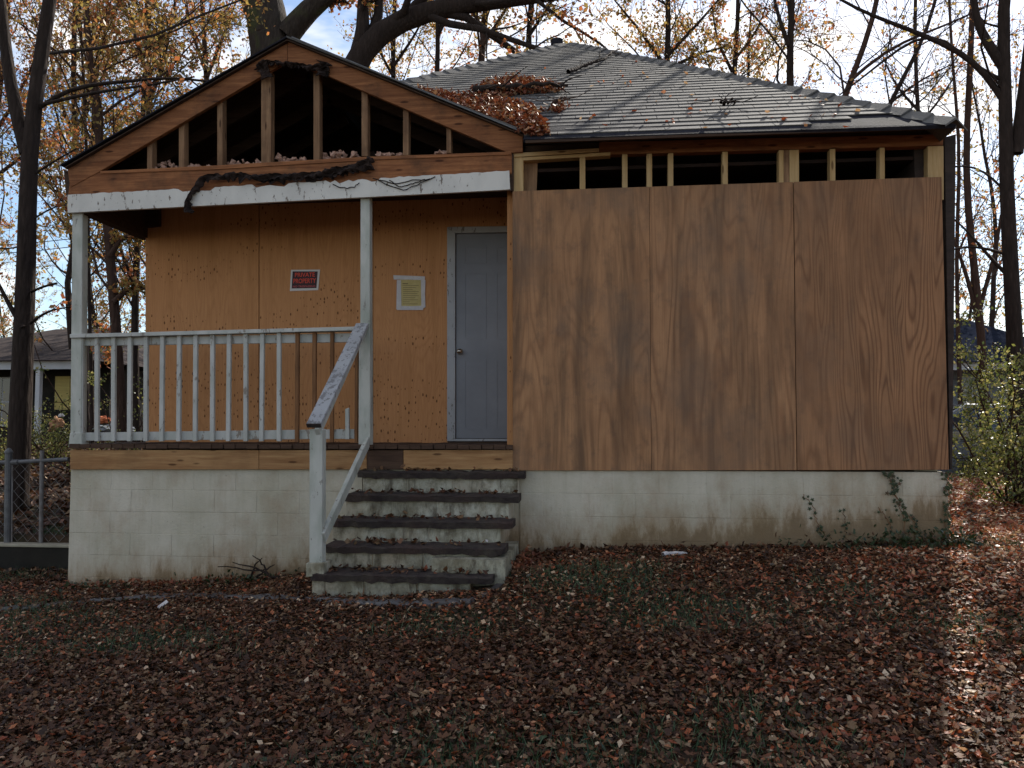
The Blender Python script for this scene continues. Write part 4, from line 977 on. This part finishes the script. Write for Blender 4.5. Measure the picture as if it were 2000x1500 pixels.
def wild(name, n, cx, cy, sx, sy, h, mat, size):
    x = cx + r2.normal(0, sx, n); y = cy + r2.normal(0, sy, n); k = free(x, y); x, y = x[k], y[k]
    V, F = leaf_mesh(np.stack([x, y, G(x, y) + np.abs(r2.normal(0, h, len(x)))], 1), size, r2, .8); return tag(obj(name, V, F, mat), kind='stuff')
for u, n in ((1560, 50), (1640, 70), (1720, 130), (1790, 170), (1850, 240), (1875, 200)):
    p = at(u, 1050, YF - .1); wild('ground_ivy', n, p[0], p[1], .16, .08, .07, 'ivy', .045)
p = at(470, 1135, YF - .15); wild('ground_ivy', 220, p[0], p[1], .22, .08, .05, 'ivy', .04)
p = at(180, 1145, YF - .15); wild('ground_ivy', 160, p[0], p[1], .2, .1, .04, 'ivy', .04)

# ivy climbing the block wall, each vine on its own
def star(c, s, r):
    a = r.uniform(0, 6.28); k = 10; rd = [s * (1 if i % 2 == 0 else .45) * r.uniform(.85, 1.1) for i in range(k)]
    V = [c + (rd[i] * math.cos(a + i * 2 * math.pi / k), -.006 + r.uniform(-.006, 0), rd[i] * math.sin(a + i * 2 * math.pi / k)) for i in range(k)] + [c + (0, -.012, 0)]
    return np.array(V), [(k, i, (i + 1) % k) for i in range(k)]
def vine(label, paths, dens, s):
    r = np.random.default_rng(int(paths[0][0][0])); YV = YF + .012
    P0 = at(*paths[0][0], YV); t_ = thing('ivy_vine', P0, label, 'ivy'); T = []; Ls = []
    for pth in paths:
        P = rough_path([at(u, v, YV) for u, v in pth], 16, .008, r); P[:, 1] = YV; T.append((P, .0028, 4))
        for k in range(int(dens * 16)):
            q = P[r.integers(0, 16)] + (r.normal(0, .022), -.004, r.normal(0, .02)); Ls.append(star(q, s * r.uniform(.7, 1.25), r))
    V, F = tubes(T); obj('stem', V, F, 'brownbal', t_); V, F = join(Ls); tag(obj('leaves', V, F, 'ivy', t_), kind='stuff')
vine('thin ivy runner slanting up the white block wall, leftmost of the vines', [[(1610, 1046), (1596, 1020), (1584, 985), (1570, 965)]], 1.3, .018)
vine('short sparse ivy sprig with pinkish leaves between two longer vines', [[(1655, 1058), (1652, 1030), (1648, 998)]], 1.1, .016)
vine('broad dense ivy climbing to the top of the white block wall', [[(1770, 1062), (1765, 1010), (1745, 960), (1738, 925)], [(1800, 1060), (1785, 1020), (1762, 990), (1745, 965)], [(1752, 960), (1740, 930), (1728, 926)]], 1.9, .019)
vine('thin ivy strand left of the dense climbing ivy', [[(1750, 1055), (1738, 1020), (1722, 1000), (1716, 990)]], 1.0, .015)
vine('ivy running up the right hand corner of the block wall', [[(1845, 1060), (1846, 1010), (1843, 980)], [(1850, 1060), (1855, 990), (1850, 925)], [(1846, 960), (1852, 930), (1838, 922)]], 1.5, .018)

# ------------------------------------------------------------------ roof debris
def on_roof(u, v, off=0.): return hit(u, v, off)
def roof_pile(label, poly_px, n, hgt):
    A = []; P = np.array(poly_px, float)
    while len(A) < n:
        u, v = r2.uniform(P[:, 0].min(), P[:, 0].max()), r2.uniform(P[:, 1].min(), P[:, 1].max())
        ins = False
        for i in range(len(P)):
            (x0, y0), (x1, y1) = P[i], P[i - 1]
            if (y0 > v) != (y1 > v) and u < (x1 - x0) * (v - y0) / (y1 - y0) + x0: ins = not ins
        if ins: A.append(on_roof(u, v) + nrm * abs(r2.normal(0, hgt)) + nrm * .02)
    V, F = leaf_mesh(np.array(A), .052, r2, .6); o = tag(obj('roof_leaf_drift', V, F, 'leaf_rust'), label, None, None, 'stuff'); return o
roof_pile('', [(815, 178), (880, 190), (960, 195), (1040, 215), (1075, 268), (1030, 268), (930, 232), (850, 200)], 4600, .028)
roof_pile('', [(915, 185), (960, 168), (1000, 158), (1060, 165), (1105, 182), (1040, 186), (960, 196)], 2000, .035)
roof_pile('', [(1050, 222), (1100, 205), (1115, 212), (1095, 225)], 90, .02)
x_ = [(r2.uniform(1060, 1700), r2.uniform(120, 258)) for _ in range(90)]
C = np.array([on_roof(u, v) + nrm * .025 for u, v in x_ if v > 95 + (u - 1110) * .2]); V, F = leaf_mesh(C, .055, r2, .4); tag(obj('roof_leaf_drift', V, F, 'litter_red'), kind='stuff')
def fallen(label, pxs, r0, seed, mat='bark', h=.06):
    r = np.random.default_rng(seed); T = []
    P = rough_path([on_roof(u, v) + nrm * h for u, v in pxs], 12, .015, r); T.append((P, np.linspace(r0, r0 * .3, 12), 6))
    for i in range(7):
        q = P[r.integers(1, 11)]; d = nrmz(P[-1] - P[0] + r.normal(0, .9, 3)); d -= nrm * (d @ nrm) * .8; T.append((shoot(q, d, .35 * r.uniform(.5, 1.4), 4, r, .2, 0), np.linspace(r0 * .3, .003, 5), 4))
    V, F = tubes(T); return tag(obj('fallen_branch', V, F, mat), label, 'branch')
fallen('dark fallen branch lying near the peak of the roof', [(1110, 150), (1145, 137), (1180, 124), (1210, 104)], .03, 1)
fallen('fallen branch under the upper leaf drift on the roof', [(925, 192), (980, 188), (1040, 183), (1110, 183)], .045, 2, h=.09)
fallen('small forked twig on the shingles right of the leaf drift', [(1080, 214), (1095, 203), (1112, 208)], .018, 3, 'bark3')
fallen('short dark twig on the middle of the right roof slope', [(1408, 214), (1420, 211), (1436, 213)], .02, 4)

# ------------------------------------------------------------------ yard items
# path edging
r3 = np.random.default_rng(5)
ep = [(-60, 1204), (60, 1190), (180, 1180), (300, 1172), (420, 1168), (560, 1176), (700, 1182), (820, 1184), (920, 1180)]
def groundhit(u, v):
    d = ray(u, v); t_ = 3.0
    for _ in range(60):
        p = d * t_; t_ += (p[2] - gz(p[0], p[1])) * 2.2
    return d * t_
EP = smoothp([groundhit(u, v) for u, v in ep], 40)
def kerb(P, w, h, name, mat):
    T = np.gradient(P, axis=0); Nn = np.stack([T[:, 1], -T[:, 0], 0 * T[:, 0]], 1); Nn /= np.linalg.norm(Nn, axis=1)[:, None]
    if Nn[:, 1].mean() > 0: Nn = -Nn
    V = []; F = []
    for i, p in enumerate(P):
        z = p[2] + h * (1 + r3.normal(0, .15)); a = p + Nn[i] * w / 2; b = p - Nn[i] * w / 2
        for q, zz in ((a, p[2] - .15), (a - Nn[i] * .006, z - .012), (a - Nn[i] * .02, z), (b, z), (b, p[2] - .15)): V.append((q[0] + r3.normal(0, .003), q[1], zz))
    for i in range(len(P) - 1):
        for j in range(4): F.append((i * 5 + j, i * 5 + j + 1, i * 5 + 6 + j, i * 5 + 5 + j))
    F += [(0, 1, 2, 3, 4), tuple((len(P) - 1) * 5 + j for j in range(5))]
    return obj(name, V, F, mat)
EP = smoothp(EP, 60)
tag(kerb(EP, .12, .035, 'path_edging', 'concrete'), kind='structure')
tag(kerb(smoothp([groundhit(u, v) for u, v in [(915, 1178), (960, 1158), (1010, 1118), (1040, 1096)]], 16), .07, .015, 'path_edging', 'concrete'), kind='structure')
pile('drifted_leaves', 1500, EP[::3], .16, .035, .045, 'litter')
# retaining wall left with a coping coloured pale for its lit top edge
RW = thing('retaining_wall', (-6.5, 8.02, -1.5), 'low dark retaining wall with a top edge coloured as if lit left of the porch', 'wall')
zc = at(60, 1063, 7.94)[2]
box('wall', (-14, 7.95, -1.8), (XLf - .02, 8.14, zc - .03), 'retain', RW)
box('coping', (-14, 7.93, zc - .03), (XLf - .02, 8.16, zc), 'cap', RW, .006)
# chain link fence
FY = 8.05
FN = thing('chain_link_fence', at(16, 1060, FY), 'grey chain link fence with a thick post standing on the low dark wall', 'fence')
def fp(u, v): return at(u, v, FY)
a, b = fp(15, 1062), fp(17, 884); cyl('terminal_post', a, b, .036, 'metal', FN, 12)
V, F = tubes([([b + (0, 0, z_) for z_ in (-.005, .005, .02, .04, .05)], [.043, .043, .036, .02, .002], 12)]); obj('post_cap', V, F, 'metal', FN, smooth=True)
cyl('top_rail', fp(20, 903), fp(134, 897), .022, 'metal', FN, 10)
cyl('line_post', fp(80, 1060), fp(82, 880), .022, 'fencewire', FN, 10)
cyl('rail_collar', fp(24, 903) , fp(36, 902.5), .03, 'metal', FN, 10)
a, b = fp(23, 1060), fp(24, 905); cyl('tension_bar', a, b, .008, 'fencewire', FN, 6)
cyl('top_rail', fp(-200, 912), fp(12, 903), .022, 'metal', FN, 10)
W0, W1 = fp(-200, 1060), fp(133, 1060); zl, zh = zc + .01, fp(80, 901)[2]; T = []
st_ = .058; x = W0[0] - 1.2
while x < W1[0] + 1.2:
    for sgn in (1, -1):
        n = int((zh - zl) / st_); pts = []
        for k in range(n + 1):
            xx = x + sgn * k * st_
            if W0[0] < xx < W1[0]: pts.append((xx, FY + .02 + (.004 if k % 2 else -.004), zl + k * st_))
            elif len(pts): break
        if len(pts) > 1: T.append((np.array(pts), .003, 3))
    x += 2 * st_
V, F = tubes(T); tag(obj('wire_mesh', V, F, 'fencewire', FN), kind='stuff')
# broken stick pile against the wall
def sticks(label, lst, Y, seed, name='stick_pile'):
    r = np.random.default_rng(seed); p0 = at(lst[0][0][0], lst[0][0][1], Y); t_ = thing(name, (p0[0], Y, gz(p0[0], Y)), label, 'sticks')
    for pts in lst:
        P = rough_path([at(u, v, Y + r.uniform(-.04, .04)) for u, v in pts], 8, .006, r); V, F = tubes([(P, np.linspace(.011, .004, 8), 5)]); obj('stick', V, F, 'bark', t_)
sticks('bare crossed sticks lying in leaves at the foot of the left block wall', [[(545, 1128), (500, 1115), (460, 1110), (425, 1107)], [(530, 1125), (500, 1110), (470, 1102), (454, 1098)], [(485, 1132), (495, 1115), (505, 1095), (512, 1090)], [(525, 1122), (515, 1104), (500, 1090), (493, 1085)], [(500, 1128), (520, 1112), (536, 1103)]], 7.0, 3)
# pale litter
P = np.array([groundhit(1295, 1091), groundhit(1318, 1089), groundhit(1342, 1088)]) + (0, 0, .03)
V, F = tubes([(rough_path(P, 8, .004, r3), [.02, .022, .018, .02, .017, .016, .012, .006], 6)]); tag(obj('pale_stick', V, F, 'palepl'), 'pale broken stick on the leaves by the right block wall', 'stick')
def scrap(label, u, v, s, mat='palepl', z_=None):
    p = groundhit(u, v) if z_ is None else at(u, v, z_); V, F = leaf_mesh(np.array([p + (0, 0, .03)]), s, np.random.default_rng(int(u)), .3); V = np.vstack([V, V + (0, 0, .004)])
    F = np.vstack([F, F + 5]); return tag(obj('paper_scrap', V, F, mat), label, 'litter')
scrap('white paper scrap on the leaves in front of the path edging', 536, 1223, .12)
scrap('long pale scrap beside the path edging on the left', 318, 1193, .11)
scrap('small white scrap on the leaves right of the steps', 1033, 1136, .05)
scrap('white scrap lying on the right part of the fourth step', 951, 1062, .035, z_=6.3)
scrap('pale grey scrap in the leaves below the right block wall', 1508, 1112, .07)
# windblown junk behind the porch
def heap(name, label, cat, u, v, Y, s, mat, seed):
    r = np.random.default_rng(seed); p = at(u, v, Y); bm = bmesh.new(); bmesh.ops.create_icosphere(bm, subdivisions=3, radius=1)
    for q in bm.verts:
        d = q.co.copy(); k = 1 + .28 * math.sin(d.x * 5 + seed) * math.cos(d.y * 6) + .18 * math.sin(d.z * 11 + d.x * 7) + r.normal(0, .03); q.co = Vector((d.x * s[0] * k + p[0], d.y * s[1] * k + p[1], max(d.z, -.4) * s[2] * k + p[2]))
    V = [tuple(q.co) for q in bm.verts]; F = [tuple(q.index for q in f.verts) for f in bm.faces]; bm.free(); return tag(obj(name, V, F, mat, None), label, cat)
heap('cloth_heap', 'crumpled orange cloth heap seen through the left balusters', 'debris', 203, 822, 14.2, (.14, .1, .09), 'orange', 1)
heap('tarp', 'dark bluish tarp lying behind the porch railing', 'tarp', 225, 838, 14.6, (.33, .2, .09), 'n_grey', 2)
heap('cloth_heap', 'tan and white rag heap on the slope behind the fence', 'debris', 112, 828, 15.5, (.12, .1, .14), 'tan', 3)
heap('rag', 'small white rag on top of the tan heap behind the fence', 'rag', 120, 812, 15.4, (.06, .05, .04), 'palepl', 5)
p = at(100, 842, 15.5); beam('leaning_board', p, at(113, 820, 15.5), .2, .03, 'tan'); tag(bpy.data.objects['leaning_board'], 'short tan board leaning in the yard behind the fence', 'board')

# overhead cable at the left
a, b = at(-300, 492, 24), at(360, 440, 30); T = []
for k in range(2):
    P = np.array([a + (b - a) * t_ + (0, 0, -.5 * 4 * t_ * (1 - t_) + .3 * k) for t_ in np.linspace(0, 1, 14)]); T.append((P, .014, 4))
    V, F = tubes([T[-1]]); tag(obj('overhead_cable', V, F, 'felt'), ['lower black cable crossing the sky left of the porch', 'upper black cable crossing the sky left of the porch'][k], 'cable')

# ------------------------------------------------------------------ neighbours
def house(label, u0, u1, Y, vb_e, v_r, wallm, roofm, depth, cols=(), openings=(), yellow=None):
    a, b = at(u0, vb_e, Y), at(u1, vb_e, Y); g = min(gz(a[0], Y), gz(b[0], Y)) - .1
    t_ = thing('neighbour_house', ((a[0] + b[0]) / 2, Y, g), label, 'house'); ze_ = a[2]; zr = at((u0 + u1) / 2, v_r, Y + depth / 2)[2]
    box('wall', (a[0] + .3, Y + 1.6, g), (b[0] - .3, Y + depth, ze_), wallm, t_)
    box('fascia', (a[0], Y, ze_ - .18), (b[0], Y + .06, ze_ + .06), 'n_white', t_)
    o_ = .25; c1, c2, c3, c4 = (a[0] - o_, Y - o_, ze_ + .06), (b[0] + o_, Y - o_, ze_ + .06), (b[0] + o_, Y + depth, ze_ + .06), (a[0] - o_, Y + depth, ze_ + .06)
    k = min(depth / 2, (b[0] - a[0]) * .35); r1_, r2_ = (a[0] + k, Y + depth / 2, zr), (b[0] - k, Y + depth / 2, zr)
    obj('roof', [c1, c2, c3, c4, r1_, r2_], [(0, 1, 5, 4), (1, 2, 5), (2, 3, 4, 5), (3, 0, 4), (0, 3, 2, 1)], roofm, t_)
    for u in cols: p = at(u, vb_e, Y + .1); box('porch_column', (p[0] - .07, Y + .06, g), (p[0] + .07, Y + .2, ze_ - .18), 'n_white', t_, .01)
    for (ua, ub, va, vb, m) in openings:
        p, q = at(ua, va, Y + 1.55), at(ub, vb, Y + 1.55)
        fr = box('window' if m != 'n_dark' else 'doorway', (p[0] - .05, Y + 1.54, q[2] - .05), (q[0] + .05, Y + 1.62, p[2] + .05), 'n_white' if m != 'n_dark' else 'n_dark', t_)
        if m != 'n_dark':
            xm = (p[0] + q[0]) / 2; zm = (p[2] + q[2]) / 2
            for (x0_, x1_) in ((p[0], xm - .02), (xm + .02, q[0])):
                for (z0_, z1_) in ((q[2], zm - .02), (zm + .02, p[2])): box('pane', (x0_, Y + 1.53, z0_), (x1_, Y + 1.55, z1_), 'glass', fr)
    if yellow:
        p, q = at(yellow[0], yellow[2], Y + .9), at(yellow[1], yellow[3], Y + .9); box('yellow_panel', (p[0], Y + .9, q[2]), (q[0], Y + 1.2, p[2]), 'n_yellow', t_)
    return t_
house('low neighbouring house with white fascia and porch columns beyond the fence at the left', -260, 170, 22, 712, 645, 'n_dark', 'n_roof', 10, cols=(-150, -40, 76, 150), openings=((-30, 40, 740, 830, 'glass'),), yellow=(108, 134, 735, 800))
house('grey sided neighbouring house with dark roof seen past the right corner', 1800, 2130, 27, 712, 622, 'n_grey', 'n_roofd', 9, cols=(), openings=((1874, 1925, 738, 806, 'glass'), (1962, 1988, 745, 810, 'glass'), (2040, 2090, 745, 810, 'glass')))
# low block wall at right
LW = thing('low_wall', at(1890, 915, 15), 'low grey block wall with a pale cap between the house corner and shrub', 'wall')
a, b = at(1800, 858, 15), at(1932, 858, 15); box('wall', (a[0], 15, gz(a[0], 15) - .4), (b[0], 15.2, a[2]), 'n_grey', LW); box('coping', (a[0] - .02, 14.97, a[2]), (b[0] + .03, 15.23, a[2] + .13), 'cap', LW, .01)
# parked car behind it
def car(label, cx, cy, g, yaw):
    t_ = thing('parked_car', (cx, cy, g), label, 'car')
    prof = [(-2.2, .35), (-2.25, .62), (-2.15, .82), (-1.25, .92), (-.62, 1.36), (.55, 1.42), (1.35, .98), (2.1, .86), (2.25, .6), (2.2, .32)]
    def tx(P): P = np.asarray(P, float); c_, s_ = math.cos(yaw), math.sin(yaw); return np.stack([cx + P[:, 0] * c_ - P[:, 1] * s_, cy + P[:, 0] * s_ + P[:, 1] * c_, g + P[:, 2]], 1)
    V = []
    for y_, ins in ((-.88, .0), (-.80, .0), (.80, 0.), (.88, 0)):
        for x_, z_ in prof: V.append((x_, y_ * (1 - .16 * max(0, z_ - .9) / .5), z_ if abs(y_) < .85 else z_ - .04))
    n = len(prof); F = []
    for k in range(3):
        for i in range(n): F.append((k * n + i, k * n + (i + 1) % n, (k + 1) * n + (i + 1) % n, (k + 1) * n + i))
    F += [tuple(range(n)), tuple(range(3 * n, 4 * n))]
    obj('body', tx(V), F, 'carpaint', t_, bevel=.03)
    def slabc(name, Q, m): V, F = prism_vf(tx(Q), (0, 0, .012)); return obj(name, V, F, m, t_)
    slabc('windscreen', [(-1.2, -.66, .95), (-1.2, .66, .95), (-.66, .6, 1.345), (-.66, -.6, 1.345)], 'glass')
    slabc('rear_window', [(1.3, -.66, 1.01), (1.3, .66, 1.01), (.62, .6, 1.40), (.62, -.6, 1.40)], 'glass')
    for s_ in (-1, 1):
        V, F = prism_vf(tx([(-1.1, s_ * .875, .93), (1.15, s_ * .875, .93), (.52, s_ * .80, 1.33), (-.58, s_ * .80, 1.30)]), (0, .01 * s_, 0)); obj('side_window', V, F, 'glass', t_)
        for x_ in (-1.35, 1.38):
            A = tx([(x_, s_ * .70, .32), (x_, s_ * .90, .32)]); cyl('wheel', A[0], A[1], .32, 'tyre', t_, 16)
        A = tx([(-2.22, s_ * .55, .66), (-2.3, s_ * .55, .66)]); cyl('headlight', A[0], A[1], .1, 'palepl', t_, 10)
p = at(1895, 830, 18.5); car('dark grey parked car showing its windows above the low wall', p[0] + .5, 18.8, gz(p[0], 18.8) - .1, R(170))
